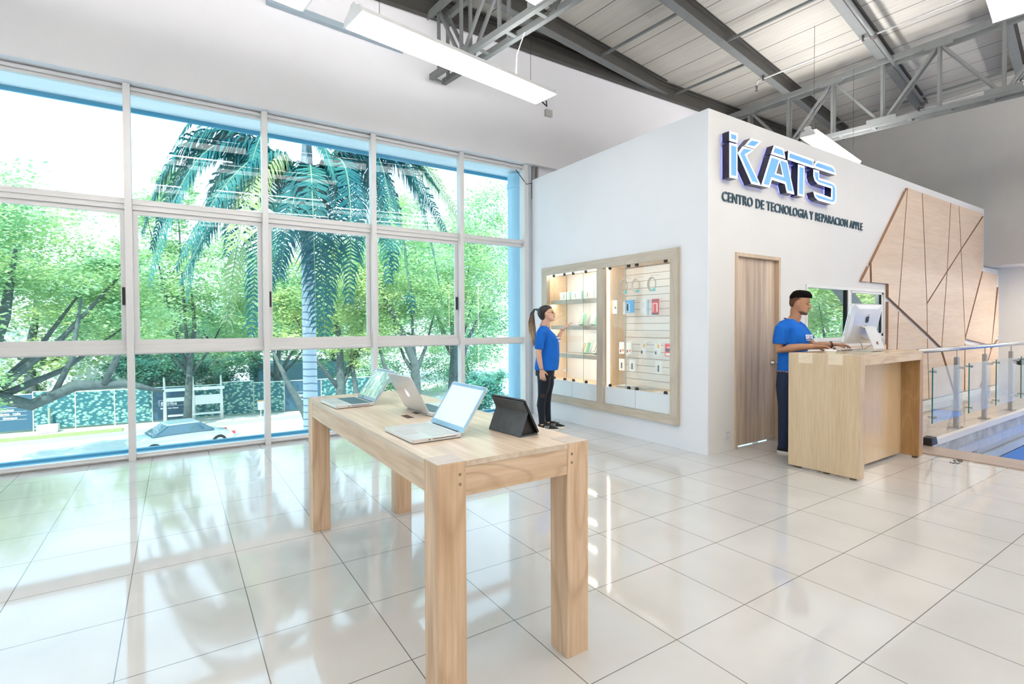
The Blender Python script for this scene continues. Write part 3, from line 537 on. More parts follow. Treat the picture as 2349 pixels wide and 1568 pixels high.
slant('leaning gadget box on the middle cabinet shelf, at its right end by the centre post', 5.02, 1.347, .165, .11, PKW); slant('leaning gadget box on the lower cabinet shelf, leftmost with an orange picture', 5.44, .952, .155, .11, GOLD)
slant('leaning gadget box on the lower cabinet shelf, second one', 5.22, .952, .16, .11, BEIGE); slant('brown fronted box on the lower cabinet shelf beside the centre post', 4.99, .952, .14, .07, GOLD, .02)
d = empty('tablet_box', (4.87, 5.06, 1.712), R(6), 'white box with a blue sky picture behind the small boxes on the top shelf', 'box')
MB().box((.02, 0, .11), (.03, .24, .22)).build('box_body', PKW, d); MB().box((.003, .0, .165), (.004, .22, .10)).build('blue_picture', mat('sky_blue_print', (.18, .52, .8), .4, var=.4, vs=9), d)
d = empty('folded_card', (4.72, 4.98, .575), R(20), 'small white folded card on the floor of the left cabinet bay', 'card'); MB().box((0, 0, .045), (.04, .06, .09), Matrix.Rotation(R(14), 3, 'Y')).build('card_body', PKW, d)
# products: right bay
HK = mat('hook_steel', (.7, .68, .66), .3, metal=.6); CBL = [mat('cable_grey', (.5, .47, .42), .5), mat('cable_pale', (.72, .68, .64), .5)]
for i, (y, lb) in enumerate(((4.70, 'grey cable'), (4.50, 'pale cable'), (4.24, 'white cable with a blue tag'), (3.90, 'grey cable with a teal tag'))):
    d = empty('cable_coil', (4.82, y, 1.93), 0, 'coiled '+lb+' hanging in the top row, '+['leftmost', 'second from the left', 'third from the left', 'at the right end'][i], 'cable', 'coiled cables on hooks')
    MB().tube([(.13, 0, .03), (-.02, 0, .02), (-.03, 0, .035)], .002, 5).build('hook', HK, d)
    k = MB()
    for j in range(4): k.tube([(-.012+j*.006, (.062-.003*j)*math.sin(a*math.pi/10), -.085-(.085-.003*j)*math.cos(a*math.pi/10+math.pi)*-1) for a in range(21)], .004, 5)
    k.build('cable_loops', CBL[i % 2], d); MB().box((-.018, -.04, -.155), (.006, .045, .035)).build('paper_tag', mat('teal_tag', (.15, .6, .62), .5), d)
def pack(lab, y, z, w_, h, cols, x=4.80, th=.012):     # cols: (mat, dy, dz, w, h) printed patches
    d = empty('blister_pack', (x, y, z), 0, lab, 'package', 'packaged accessories on hooks')
    MB().box((0, 0, 0), (th, w_, h)).build('card', cols[0], d); MB().tube([(.15, 0, h/2+.006), (0, 0, h/2-.012), (-.015, 0, h/2-.005)], .002, 5).build('hook', HK, d)
    k = MB()
    for c_, dy, dz, a, b_ in cols[1:]:
        MB().box((-th/2-.0015, dy, dz), (.003, a, b_)).build('print_patch', c_, d)
RED = mat('red_print', (.75, .07, .08), .5); SKY = mat('blue_print', (.10, .38, .75), .5); LSK = mat('light_blue_print', (.35, .62, .88), .5); YEL = mat('yellow_print', (.85, .52, .12), .5); CL = mat('clear_pack', (.8, .8, .8), .3); GR = mat('dark_grey_print', (.1, .1, .12), .5); ORG = mat('coral_print', (.85, .3, .18), .5)
pack('white hanging pack with brown and black squares, second row left', 4.77, 1.585, .085, .17, [PKW, (BEIGE, .01, .03, .045, .05), (GR, -.02, -.01, .03, .03)], 4.72)
pack('clear hanging pack with a black square, second row', 4.65, 1.57, .09, .16, [CL, (GR, -.01, -.0, .02, .04)]); pack('blue and white hanging pack, second row', 4.54, 1.585, .13, .16, [SKY, (LSK, .03, -.02, .065, .11), (PKW, .035, -.005, .03, .10)], 4.76)
pack('white hanging pack with a grey window, second row', 4.36, 1.58, .09, .17, [PKW, (CL, 0, .02, .045, .06)]); pack('thin blue hanging pack seen edge on, second row', 4.285, 1.565, .018, .19, [LSK])
pack('red hanging pack with a white bent cable, second row', 4.17, 1.57, .10, .19, [RED, (GR, 0, -.085, .1, .02), (GR, 0, .075, .1, .012), (PKW, .03, -.01, .008, .1), (PKW, -.03, -.01, .012, .1), (PKW, 0, .04, .06, .008)])
pack('plain white hanging pack, second row right end', 3.90, 1.57, .10, .19, [PKW, (CL, 0, -.05, .04, .04)])
for i, (y, c) in enumerate(((4.72, 0), (4.60, 0), (4.36, 1), (4.14, 1), (3.98, 2))):
    pack(['white pack with red corner at the left end of the third row', 'white pack with red corner, second in the third row', 'white pack with a yellow corner, middle of the third row', 'white pack with a yellow top, fourth in the third row', 'red and grey pack at the right end of the third row'][i], y, 1.06, .085, .15,
         [PKW, (ORG if c == 0 else YEL, -.02, -.03 if c == 0 else .04, .03, .03 if c == 0 else .04), (GR, .02, -.04, .02, .035)] if c < 2 else [RED, (GR, 0, 0, .07, .03), (CL, 0, -.05, .06, .03), (PKW, -.01, .03, .03, .012)])
for i, y in enumerate((4.72, 4.54, 4.12, 3.88)):
    pack('white pack with a grey strip in the bottom row, '+['leftmost', 'second from the left', 'third from the left', 'rightmost'][i], y, .845, .095, .15, [PKW, (GR, .0, -.01, .022, .075), (CL, .035, -.03, .01, .02)])
for i, (x, y, a, n_, lb) in enumerate(((4.76, 4.55, 8, 3, 'longer stack of thin white booklets on the right bay floor'), (4.76, 4.30, -12, 4, 'tilted stack of thin white booklets in the middle of the right bay floor'), (4.68, 3.92, 20, 1, 'single white booklet at the right end of the bay floor'))):
    d = empty('booklet_stack' if n_ > 1 else 'booklet', (x, y, .573), R(a), lb, 'booklets')
    for j in range(n_): MB().box((0, .006*j, .004+j*.007), (.17, .26, .005)).build('booklet' if n_ > 1 else 'cover', PKW if j % 2 == 0 else mat('grey_page', (.55, .52, .5), .5), d)
# ---------------- counter ----------------
ctr = empty('reception_counter', (5.6, 2.31, 0), 0, 'oak reception counter with wide side panels and inlaid pale joints', 'counter')
def bxp(o0, a, b_, k=None): k = k or MB(); return k.box2([a[i]-o0[i] for i in range(3)], [b_[i]-o0[i] for i in range(3)])
O_ = (5.6, 2.31, 0)
bxp(O_, (4.885, 2.01, .02), (4.97, 2.625, 1.085)).build('side_panel', CW, ctr, bev=.002)
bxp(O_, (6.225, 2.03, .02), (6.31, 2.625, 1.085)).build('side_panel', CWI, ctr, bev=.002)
bxp(O_, (4.97, 2.015, .995), (6.225, 2.62, 1.0845)).build('worktop', CWX, ctr, bev=.001)
bxp(O_, (4.97, 2.19, .03), (6.225, 2.21, .995)).build('front_panel', CWF, ctr)
for y0, y1 in ((2.405, 2.53), (2.15, 2.27)): bxp(O_, (4.8835, y0, .995), (4.972, y1, 1.0855)).build('inlaid_joint', JOINT, ctr)
for x in (4.93, 6.27):
    for y in (2.08, 2.3, 2.55): bxp(O_, (x-.02, y-.02, 0), (x+.02, y+.02, .02)).build('foot', mat('foot_brown', (.2, .12, .07), .6), ctr)
# ---------------- desktop computer ----------------
def apple(M, s):      # plain fruit emblem outline with bite and leaf
    P = []
    for i in range(40):
        t = 2*math.pi*i/40; x, y = math.sin(t), math.cos(t)
        rad = .46*(1+.06*math.cos(2*t)) - .10*math.exp(-((t if t < math.pi else t-2*math.pi)/.35)**2) - .05*math.exp(-((t-math.pi)/.3)**2)
        px, py = x*rad*.92, y*rad-.05
        dx, dy = px-.50, py-.05
        if dx*dx+dy*dy < .05: k_ = math.sqrt(.05/(dx*dx+dy*dy+1e-9)); px, py = .50+dx*k_, .05+dy*k_
        P.append((px*s, py*s))
    L = [(.0, .42), (.02, .52), (.08, .6), (.18, .64), (.17, .54), (.1, .46)]
    return P, [(a*s, b_*s) for a, b_ in L]
def emblem(name, m, par, M, s, d=.001):
    P, L = apple(M, s); k = MB(); g = lambda a, b_, z: M @ Vector((a, b_, z)); k.prism(P, g, 0, d); k.prism(L, g, 0, d); return k.build(name, m, par)
im = empty('desktop_computer', (5.76, 2.34, 1.0855), R(-5), 'silver all in one desktop computer on the counter, its back to the camera', 'computer')
T = Matrix.Rotation(R(13), 4, 'X'); bc = Vector((0, .02, .272))
def IM(v): return (T @ Vector(v))+bc
k = MB(); n1 = []
W_, H_ = .268, .200
secs = [(0, 1.0, .018), (-.012, 1.0, .018), (-.020, .97, .03), (-.032, .8, .08), (-.038, .5, .12), (-.040, .2, .1)]
# shell: front rim then bulging back
def rr(w_, h_, r_, y, n=6):
    out = []
    for cx, cz, a0 in ((w_-r_, h_-r_, 0), (-w_+r_, h_-r_, 90), (-w_+r_, -h_+r_, 180), (w_-r_, -h_+r_, 270)):
        for i in range(n): a = R(a0+90*i/(n-1)); out.append((cx+r_*math.cos(a), y, cz+r_*math.sin(a)))
    return out
loops = [rr(W_, H_, .02, .014), rr(W_, H_, .02, -.010), rr(W_*.985, H_*.98, .03, -.018), rr(W_*.8, H_*.78, .06, -.028), rr(W_*.5, H_*.5, .08, -.034), rr(W_*.2, H_*.2, .04, -.036)]
N_ = len(loops[0]); vs = [IM(v) for L_ in loops for v in L_]
k.add(vs, [(i*N_+j, i*N_+(j+1) % N_, (i+1)*N_+(j+1) % N_, (i+1)*N_+j) for i in range(len(loops)-1) for j in range(N_)]+[tuple(reversed(range(N_))), tuple((len(loops)-1)*N_+j for j in range(N_))])
k.build('display_body', SILVER, im, smooth=False)
k = MB(); k.add([IM((sx*.255, .0155, z)) for sx, z in ((-1, -.12), (1, -.12), (1, .187), (-1, .187))], [(0, 3, 2, 1)]); k.build('screen', mat('screen_glow', (.02, .02, .02), .1, emit=(.8, .9, 1), es=.8), im)
k = MB(); k.add([IM((a, y, z)) for a, z in ((-.2685, -.07), (-.2685, .10)) for y in (-.002, .002)], [(0, 1, 3, 2)]); k.add([IM((a, y, z)) for a, z in ((-.2685, -.125), (-.2685, -.09)) for y in (-.002, .002)], [(0, 1, 3, 2)]); k.build('disc_slot', mat('slot_grey', (.1, .1, .16), .5), im)
k = MB(); k.box(IM((0, -.018, .185)), (.40, .002, .006), T.to_3x3()); k.build('vent_slot', mat('vent_dark', (.25, .27, .28), .5), im)
MM = Matrix.Translation(bc) @ T @ frame((0.0, -.0375, .055), (1, 0, 0), (0, 0, 1), (0, -1, 0)); emblem('fruit_emblem', BLACK, im, MM, .075, .002)
k = MB()
nk = [(.0, -.02, .245), (.0, -.055, .232), (0, -.105, .11), (0, -.135, .03), (0, -.13, .008), (0, -.10, .003), (0, .06, .003)]
k2 = [Vector(a) for a in nk]
for a, b_ in zip(k2[:-1], k2[1:]): k.bar(a, b_+(b_-a).normalized()*.002, .19, .007, (0, 0, 1) if abs((b_-a).normalized().z) < .5 else (0, 1, 0))
k.build('stand', SILVER, im, bev=.002)
k = MB(); k.ball((0, -.119, .07), (.022, .006, .03)); k.build('cable_hole', mat('hole_dark', (.2, .12, .1), .5), im)
k = MB(); k.ball(IM((0, -.035, -.02)), (.03, .006, .035)); k.build('hinge_cover', mat('hinge_grey', (.5, .5, .5), .4), im)
k = MB()
for x, pts in ((-.10, [IM((-.12, -.03, -.13)), IM((-.11, -.05, -.14)), Vector((-.08, -.01, .08)), Vector((-.03, 0, .03)), Vector((.02, .02, .012)), Vector((.08, .10, .008))]), (.05, [IM((-.03, -.035, -.13)), IM((.02, -.07, -.15)), Vector((.10, -.05, .1)), Vector((.05, -.03, .05)), Vector((-.02, .0, .015)), Vector((-.1, .06, .008))])): k.tube(pts, .0035, 6)
k.build('cable', mat('white_cable', (.6, .56, .5), .5), im, smooth=True)
kb = empty('keyboard', (5.80, 2.55, 1.0855), R(4), 'thin silver keyboard under the left hand on the counter', 'keyboard')
k = MB(); k.prism([(-.065, .002), (.065, .014), (.065, .006), (.05, 0), (-.065, 0)], lambda a, b_, d_: (d_, -a, b_), -.21, .21); k.build('key_deck', SILVER, kb, bev=.001)
k = MB()
for r_ in range(5):
    for c_ in range(14): k.box((-.19+c_*.0285, -.045+r_*.019, .0125-r_*.0017), (.024, .015, .003))
k.build('keys', WHITEP, kb)
ms = empty('computer_mouse', (5.37, 2.475, 1.0855), R(-82), 'white computer mouse under the right hand on the counter', 'mouse')
k = MB(); k.ball((0, 0, .006), (.056, .03, .018)); k.build('mouse_shell', WHITEP, ms, smooth=True)
# ---------------- big table ----------------
TX0, TX1, TY0, TY1, TZ = .744, 1.43, 1.60, 3.63, .88
tb = empty('display_table', (TX0, TY0, 0), 0, 'long solid pale wood table with thick square legs in the foreground', 'table')
O_ = (TX0, TY0, 0)
for x, y in ((TX0, TY0), (TX1-.112, TY0), (TX0, TY1-.112), (TX1-.112, TY1-.112)):
    tl = bxp(O_, (x, y, 0), (x+.112, y+.112, TZ-.001)).build('leg', TW_LEG, tb, bev=.002)
    if y == TY0:
        k = MB(); xx = x+(.088 if x == TX0 else .024)-TX0
        for z in (.835, .80): k.cyl((xx, -.0005, z), .006, .002, 'Y', 10)
        k.build('wood_plug', mat('plug_wood', (.30, .22, .14), .6), tl)
bxp(O_, (TX0+.002, TY0+.112, .762), (TX0+.06, TY1-.112, TZ-.018)).build('side_apron', TW_APR, tb); bxp(O_, (TX1-.06, TY0+.112, .762), (TX1-.002, TY1-.112, TZ-.018)).build('side_apron', TW_APR, tb)
bxp(O_, (TX0+.112, TY0+.002, .755), (TX1-.112, TY0+.06, TZ-.018)).build('end_apron', TW_APX, tb); bxp(O_, (TX0+.112, TY1-.06, .755), (TX1-.112, TY1-.002, TZ-.018)).build('end_apron', TW_APX, tb)
k = MB(); bxp(O_, (TX0, TY0+.112, TZ-.02), (TX1, TY1-.112, TZ), k); bxp(O_, (TX0+.112, TY0, TZ-.02), (TX1-.112, TY0+.112, TZ), k); bxp(O_, (TX0+.112, TY1-.112, TZ-.02), (TX1-.112, TY1, TZ), k)
k.build('tabletop', TW_TOP, tb)
EG = wood('end_grain', (.50, .42, .37), (.60, .52, .46), 'X', .35, .1, 90)
for x, y in ((TX0, TY0), (TX1-.112, TY0), (TX0, TY1-.112), (TX1-.112, TY1-.112)): bxp(O_, (x+.001, y+.001, TZ-.004), (x+.111, y+.111, TZ+.0006)).build('leg_end_inlay', EG, tb)
for q in (((1.0, 2.50, TZ), (1.035, 2.60, TZ+.0008)), ((1.085, 2.60, TZ), (1.11, 2.66, TZ+.0008))): bxp(O_, *q).build('cable_slot', mat('slot_shadow_wood', (.10, .045, .02), .7), tb)
# ---------------- laptops ----------------
def laptop(lab, x, y, rz, open_deg, screen, keys, d_=.227, w_=.325):     # hinge at +x
    o = empty('laptop', (x, y, TZ), rz, lab, 'laptop'); k = MB()
    P = rr(d_/2, w_/2, .012, 0); P = [(a, c) for a, b_, c in P]; k.prism(P, lambda a, b_, z: (a, b_, z), .003, .019); base = k.build('base', SILVER, o, bev=.0015)
    k = MB(); k.prism([(a*.97, b_*.97) for a, b_ in P], lambda a, b_, z: (a, b_, z), 0.0, .003); k.build('dark_underside', BLACK, base)
    k = MB(); kd = .0
    for r_ in range(6):
        for c_ in range(14): k.box((.085-r_*.0185, -w_*.42+c_*w_*.84/13, .0198), (.0155, w_*.84/13*.86, .0015))
    k.build('keys', keys, base)
    k = MB(); k.box((-.070, 0, .0193), (.07, .10, .0006)); k.build('trackpad', mat('trackpad_grey', (.55, .58, .6), .3), base)
    k = MB(); k.box((.03, -w_/2-.0003, .012), (.11, .001, .0022)); k.box((-.04, -w_/2-.0003, .011), (.006, .001, .004)); k.build('disc_slot', BLACK, base)
    t_ = R(open_deg-90); U = Vector((math.sin(t_), 0, math.cos(t_))); Nn = Vector((-math.cos(t_), 0, math.sin(t_))); H0 = Vector((d_/2, 0, .014))
    g = lambda a, b_, z: H0+Vector((0, 1, 0))*a+U*(b_+.0)+Nn*z
    Q = [(a, c+d_/2+.002) for a, b_, c in rr(w_/2, d_/2, .014, 0)]
    k = MB(); k.prism(Q, g, -.006, .0005); lid = k.build('lid', SILVER, o)
    k = MB(); k.prism([(a*.985, (b_-d_/2)*.975+d_/2) for a, b_ in Q], g, .0005, .0015); k.build('bezel', screen[0], lid)
    k = MB(); y0, y1 = .028, d_-.016; k.prism([(-w_/2+.016, y0), (w_/2-.016, y0), (w_/2-.016, y1), (-w_/2+.016, y1)], g, .0015, .0021); k.build('screen', screen[1], lid)
    k = MB(); k.cyl((d_/2-.002, 0, .0145), .007, w_*.75, 'Y', 10); k.build('hinge', BLACK, o)
    MM = frame(H0+U*(d_/2)-Nn*.0062, (0, -1, 0), U, -Nn); emblem('fruit_emblem', mat('emblem_glow', (.9, .9, .9), .4, emit=(1, 1, 1), es=.6), lid, MM, .042, .0008)
    return o
BEZ = mat('bezel_painted_reflection', (.22, .44, .62), .08); SCR = mat('pale_lit_screen', (.05, .06, .07), .1, emit=(.66, .80, .92), es=.85)  # bezel's pale blue is a painted reflection of the bright surroundings
MIR = glassmat('x', (0, 0, 0)); MIR.name = 'mirror_screen'; MIRR = bpy.data.materials.new('painted_tree_reflection'); MIRR.use_nodes = True; n = MIRR.node_tree.nodes; l = MIRR.node_tree.links; t = n.new('ShaderNodeTexCoord'); mp = n.new('ShaderNodeMapping'); mp.inputs['Scale'].default_value = (14, 30, 9); mp.inputs['Rotation'].default_value = (.5, .3, 0); no = n.new('ShaderNodeTexNoise'); no.inputs['Scale'].default_value = 1.0; no.inputs['Detail'].default_value = 6; no.inputs['Distortion'].default_value = 1.2  # glowing noise colours paint a tree reflection on the screen
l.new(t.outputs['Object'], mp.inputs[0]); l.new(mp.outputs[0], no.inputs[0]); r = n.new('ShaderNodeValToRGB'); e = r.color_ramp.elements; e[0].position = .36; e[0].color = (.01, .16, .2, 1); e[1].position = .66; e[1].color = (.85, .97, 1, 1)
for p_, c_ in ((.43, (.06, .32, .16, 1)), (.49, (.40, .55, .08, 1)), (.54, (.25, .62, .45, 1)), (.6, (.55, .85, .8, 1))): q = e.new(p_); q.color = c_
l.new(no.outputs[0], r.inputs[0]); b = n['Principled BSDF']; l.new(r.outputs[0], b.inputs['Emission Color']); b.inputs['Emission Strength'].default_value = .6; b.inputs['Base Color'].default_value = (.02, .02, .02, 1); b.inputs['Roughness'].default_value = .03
laptop('silver laptop with a pale lit screen, nearest the front of the table', .905, 2.10, R(1), 124, (BEZ, SCR), mat('pale_keys', (.6, .66, .66), .4))
laptop('silver laptop at the far left end of the table, a tree reflection painted on its screen', .875, 3.17, R(2), 126, (mat('black_glass_bezel', (.02, .05, .06), .03, spec=1), MIRR), mat('teal_keys', (.07, .16, .2), .4))
laptop('silver laptop facing away with a glowing fruit emblem on its lid, centre of the table', 1.225, 2.64, R(181), 118, (BEZ, SCR), mat('teal_keys', (.07, .16, .2), .4))
# tablet
tbm = empty('tablet', (1.265, 1.915, TZ), R(4), 'tablet computer in a dark grey folding stand cover on the table', 'tablet')
CV = mat('charcoal_cover', (.09, .105, .12), .8, var=.15, vs=30)
A1 = Vector((.045, 0, .006)); th = R(28); U = Vector((-math.sin(th), 0, math.cos(th))); Np = Vector((math.cos(th), 0, math.sin(th)))
k = MB(); g = lambda a, b_, z: A1+Vector((0, a, 0))+U*b_+Np*z
Q = [(a, c+.085) for a, b_, c in rr(.12, .085, .01, 0)]
k.prism(Q, g, 0, .009); tabb = k.build('tablet_body', BLACK, tbm); k = MB(); k.prism([(a*.9, (b_-.085)*.9+.085) for a, b_ in Q], g, .009, .0095); k.build('screen', mat('tablet_screen', (.03, .03, .035), .05), tabb)
k = MB(); k.prism([(-.115, .105), (.115, .105), (.115, .165), (-.115, .165)], g, -.006, -.001); k.build('cover_top_fold', CV, tbm, bev=.001)
fold = A1+U*.108-Np*.004; foot = Vector((-.05, 0, .003)); k = MB(); k.bar(fold, foot, .235, .004, (1, 0, 0)); k.build('cover_leg_fold', CV, tbm, bev=.001)
k = MB(); k.box((-.002, 0, .0025), (.10, .23, .004)); k.build('cover_base_fold', CV, tbm)
k = MB(); k.add([fold+Vector((0, -.1, 0)), foot+Vector((0, -.1, 0)), A1+Vector((0, -.1, 0)), fold+Vector((0, -.097, 0)), foot+Vector((0, -.097, 0)), A1+Vector((0, -.097, 0))], [(0, 1, 2), (5, 4, 3), (0, 3, 4, 1), (1, 4, 5, 2), (2, 5, 3, 0)]); k.build('inner_gusset', BLACK, tbm)
# ---------------- railing ----------------
RY = 2.349
rl = empty('glass_railing', (7.14, RY, 0), 0, 'stainless steel railing with clear glass panels along the stairwell edge', 'railing')
k = MB(); k.tube([(0, 0, 1.035), (6.9, 0, 1.035)], .027, 14); k.build('handrail', CHROME, rl, smooth=True)
PX = [1.33, 2.44, 3.68, 5.1]
for x in PX:
    k = MB(); k.box2((x-.03, -.0, .01), (x-.006, .045, .92)); k.box2((x+.006, -.0, .01), (x+.03, .045, .92)); k.cyl((x, .02, .97), .008, .1, 'Z', 8); p_ = k.build('post', CHROME, rl, bev=.002)
    k = MB(); k.box2((x-.07, -.04, 0), (x+.07, .08, .01)); [k.cyl((x+a, .02+b_, .012), .008, .01, 'Z', 8) for a in (-.05, .05) for b_ in (-.04, .04)]; k.build('base_plate', CHROME, p_)
GR_ = glassmat('railing_glass', (.93, .97, .96), 1.0)
spans = [(.30, 1.30), (1.55, 2.42), (2.68, 3.66), (3.92, 5.05), (5.3, 6.7)]
for a, b_ in spans:
    g_ = MB().box2((a, -.05, .175), (b_, -.04, .835)).build('glass_panel', GR_, rl); MB().box2((a-.003, -.0505, .175), (a+.004, -.0395, .835)).build('glass_edge', GEDGE, g_)
    for x in (a+.03, b_-.02):
        for z in (.245, .79): k = MB(); k.cyl((x, -.03, z), .011, .07, 'Y', 10); k.cyl((x, -.068, z), .016, .02, 'Y', 10); k.build('glass_clamp', CHROME, g_)
d = empty('floor_stop', (7.05, 2.16, .012), 0, 'black wedge shaped floor block at the corner of the stairwell', 'block'); k = MB(); k.prism([(-.14, 0), (.04, 0), (.0, .085), (-.05, .095), (-.14, .085)], lambda a, b_, z: (a, z, b_), -.02, .06); k.build('block_body', BLACK, d, bev=.004)
k = MB(); random.seed(3)
for i in range(7): k.box((6.28+random.uniform(-.05, .25), 1.80+random.uniform(-.03, .03)-.02*i*.2, .003), (random.uniform(.02, .07), .012, .004), Matrix.Rotation(random.uniform(-1, 1), 3, 'Z'))
tag(k.build('floor_scraps', BLACK, kind='stuff'), 'black scraps of cable lying on the tiles by the stairwell strip', 'scraps')
d = empty('display_rack', (13.4, 2.62, 0), R(0), 'low white rack cut off by the right edge of the photo, beyond the railing', 'rack')
for x in (-.18, .18): MB().box2((x-.01, -.4, 0), (x+.01, .32, .56)).build('side_panel', WHITEP, d)
for z in (.08, .24, .40, .54): MB().box2((-.17, -.4, z), (.17, .32, z+.02)).build('shelf', WHITEP, d)
k = MB(); k.ball((0, .12, .62), (.12, .17, .07)); tag(k.build('cap', BLACK, smooth=True), 'black cap lying on top of the low white rack at the right edge', 'cap').location = (13.4, 2.62, 0)
d2 = empty('shoe_box', (13.34, 2.80, .26), 0, 'black box with a white ring mark on the low white rack', 'box'); MB().box((0, 0, .065), (.2, .16, .13)).build('box_body', BLACK, d2)
k = MB(); k.tube([(-.102, .03*math.cos(a), .065+.03*math.sin(a)) for a in [i*math.pi/8 for i in range(17)]], .007, 5); k.build('ring_mark', WHITEP, d2)
MB().box((0, 0, .02), (.2, .26, .04)).build('red_box', RED); o = bpy.data.objects['red_box']; o.location = (13.36, 2.78, .10); tag(o, 'flat red box on the lowest shelf of the white rack', 'box')
# ---------------- people ----------------
def V(*a): return Vector(a)
def hand(b, w_, d, nrm, thumb, L=1.0, curl=(.35, .4, .45, .5), spread=.10, tcurl=.3, lift=0):
    """w_ wrist, d pointing direction, nrm palm side normal, thumb = +1/-1 side (d x nrm)"""
    d = Vector(d).normalized(); nrm = Vector(nrm); nrm = (nrm-d*nrm.dot(d)).normalized(); s_ = d.cross(nrm)*thumb
    w_ = Vector(w_); k = L
    pa = [w_, w_+d*.03*k, w_+d*.06*k, w_+d*.09*k]
    vs = []
    n = 12
    for p, wd, th in ((pa[0]-d*.01, .027, .020), (pa[1], .032, .017), (pa[2], .040, .015), (pa[3], .040, .012), (w_+d*.098*k, .034, .009)):
        for i in range(n): t = 2*math.pi*i/n; vs.append(p+s_*math.cos(t)*wd*k+nrm*math.sin(t)*th*k)
    b.add(vs, [(i*n+j, i*n+(j+1) % n, (i+1)*n+(j+1) % n, (i+1)*n+j) for i in range(4) for j in range(n)]+[tuple(reversed(range(n))), tuple(4*n+j for j in range(n))])
    LN = (.070, .078, .072, .056)
    for i in range(4):
        off = (.031-.0205*i); base = w_+d*.085*k+s_*off*k; fd = (d+s_*spread*(1.5-i)).normalized(); pts = [base]; p = base; a = 0
        for j, seg in enumerate((.45, .32, .27)):
            a += curl[i]*(.9 if j == 0 else 1.1); dd = fd*math.cos(a)+nrm*math.sin(a); p = p+dd*LN[i]*k*seg*1.05; pts.append(p)
        b.tube(pts, [.0088*k, .0085*k, .0078*k, .0062*k], 8)
    tb_ = w_+d*.022*k+s_*.026*k; t1 = (d*.62+s_*.78+nrm*.15).normalized(); t2 = (d*.85+s_*.45+nrm*tcurl).normalized()
    b.tube([tb_-t1*.012, tb_+t1*.030*k, tb_+t1*.034*k+t2*.024*k, tb_+t1*.034*k+t2*.048*k], [.014*k, .0115*k, .0098*k, .0075*k], 8)
def person(name, label, loc, rz, H):
    sk, hair, hd, P = H['skin'], H['hair'], H['head'], H
    rt = empty(name, loc, rz, label, 'person'); b = MB()
    T = Matrix.Translation(hd['c']) @ Matrix.Rotation(hd.get('yaw', 0), 4, 'Z') @ Matrix.Rotation(hd['pitch'], 4, 'Y') @ Matrix.Scale(hd['s'], 4); D = lambda *a: T @ Vector(a)
    b.rings([(-.115, .028, .078, .022), (-.106, .002, .086, .036), (-.088, -.03, .086, .051), (-.065, -.058, .081, .061), (-.04, -.08, .079, .067), (-.012, -.093, .076, .071), (.006, -.098, .073, .073), (.024, -.1, .083, .075), (.045, -.101, .086, .076), (.068, -.095, .077, .071), (.088, -.082, .058, .058), (.103, -.058, .032, .038), (.110, -.03, .005, .014)], 24, T, 2.15)
    b.tube([D(.076, 0, .018), D(.086, 0, -.004), D(.104, 0, -.026), D(.106, 0, -.034), D(.086, 0, -.044)], [.007, .0085, .0115, .012, .008], 8)
    for s_ in (-1, 1):
        b.ball(D(.094, s_*.010, -.036), (.009, .007, .007)); b.ball(D(-.008, s_*.0785, -.014), (.019, .0075, .030), T.to_3x3().normalized() @ Matrix.Rotation(R(-12), 3, 'Y'))
        b.ball(D(.0, s_*.077, .002), (.012, .006, .012))
    b.ball(D(.083, 0, -.062), (.010, .021, .006)); b.ball(D(.082, 0, -.072), (.010, .018, .0065)); b.ball(D(.079, 0, -.1), (.012, .02, .014))
    nk = H['neck']; b.tube([D(-.022, 0, -.045), D(-.025, 0, -.09)]+[Vector(p) for p in nk], [.056, .054]+[.056, .064, .07][:len(nk)], 16)
    b.rings(P['torso'], 24)
    for a in P['arms']:
        b.tube([Vector(p) for p in a['pts']], a['r'], 14)
        hand(b, a['pts'][-1], a['hd'], a['hn'], a['th'], a.get('L', 1), a['curl'], a.get('spread', .1), a.get('tc', .3))
    for lg in P['legs']: b.tube([Vector(p) for p in lg['pts']], lg['r'], 14)
    for ft in P['feet']:
        h_ = Vector(ft[0]); t_ = Vector(ft[1]); b.tube([h_+V(0, 0, .09), h_+V(0, 0, .05), h_.lerp(t_, .4)+V(0, 0, .04), h_.lerp(t_, .75)+V(0, 0, .03)], [.026, .027, .024, .016], 12)
    body = b.build('body', sk, rt, remesh=.0048, sm=3)
    # face details
    EW = mat('eye_white', (.30, .24, .22), .6, spec=.1); IR = mat('dark_iris', (.03, .015, .01), .2)
    for s_ in (-1, 1):
        k = MB(); k.ball(D(.0672, s_*.031, -.001), (.0092, .0115, .0055), T.to_3x3().normalized()); e = k.build('eye', EW, body, smooth=True)
        k = MB(); k.ball(D(.0740, s_*.031, -.002), (.004, .006, .006), T.to_3x3().normalized()); k.build('iris', IR, e, smooth=True)
        k = MB(); k.tube([D(.078, s_*.047, .017), D(.085, s_*.032, .022), D(.088, s_*.016, .018)], [.0022, .0042, .003], 6, .6); k.build('eyebrow', hair, body)
    k = MB(); k.ball(D(.0865, 0, -.0615), (.009, .021, .0055)); k.ball(D(.0855, 0, -.071), (.009, .018, .006)); k.build('lips', mat(name+'_lips'+H['k'], H['lip'], .45), body, smooth=True)
    return rt, body, D, T
def cloth(nm, parts, m, rt, vox=.0065, sm=4):
    b = MB()
    for p in parts: p(b)
    return b.build(nm, m, rt, remesh=vox, sm=sm)
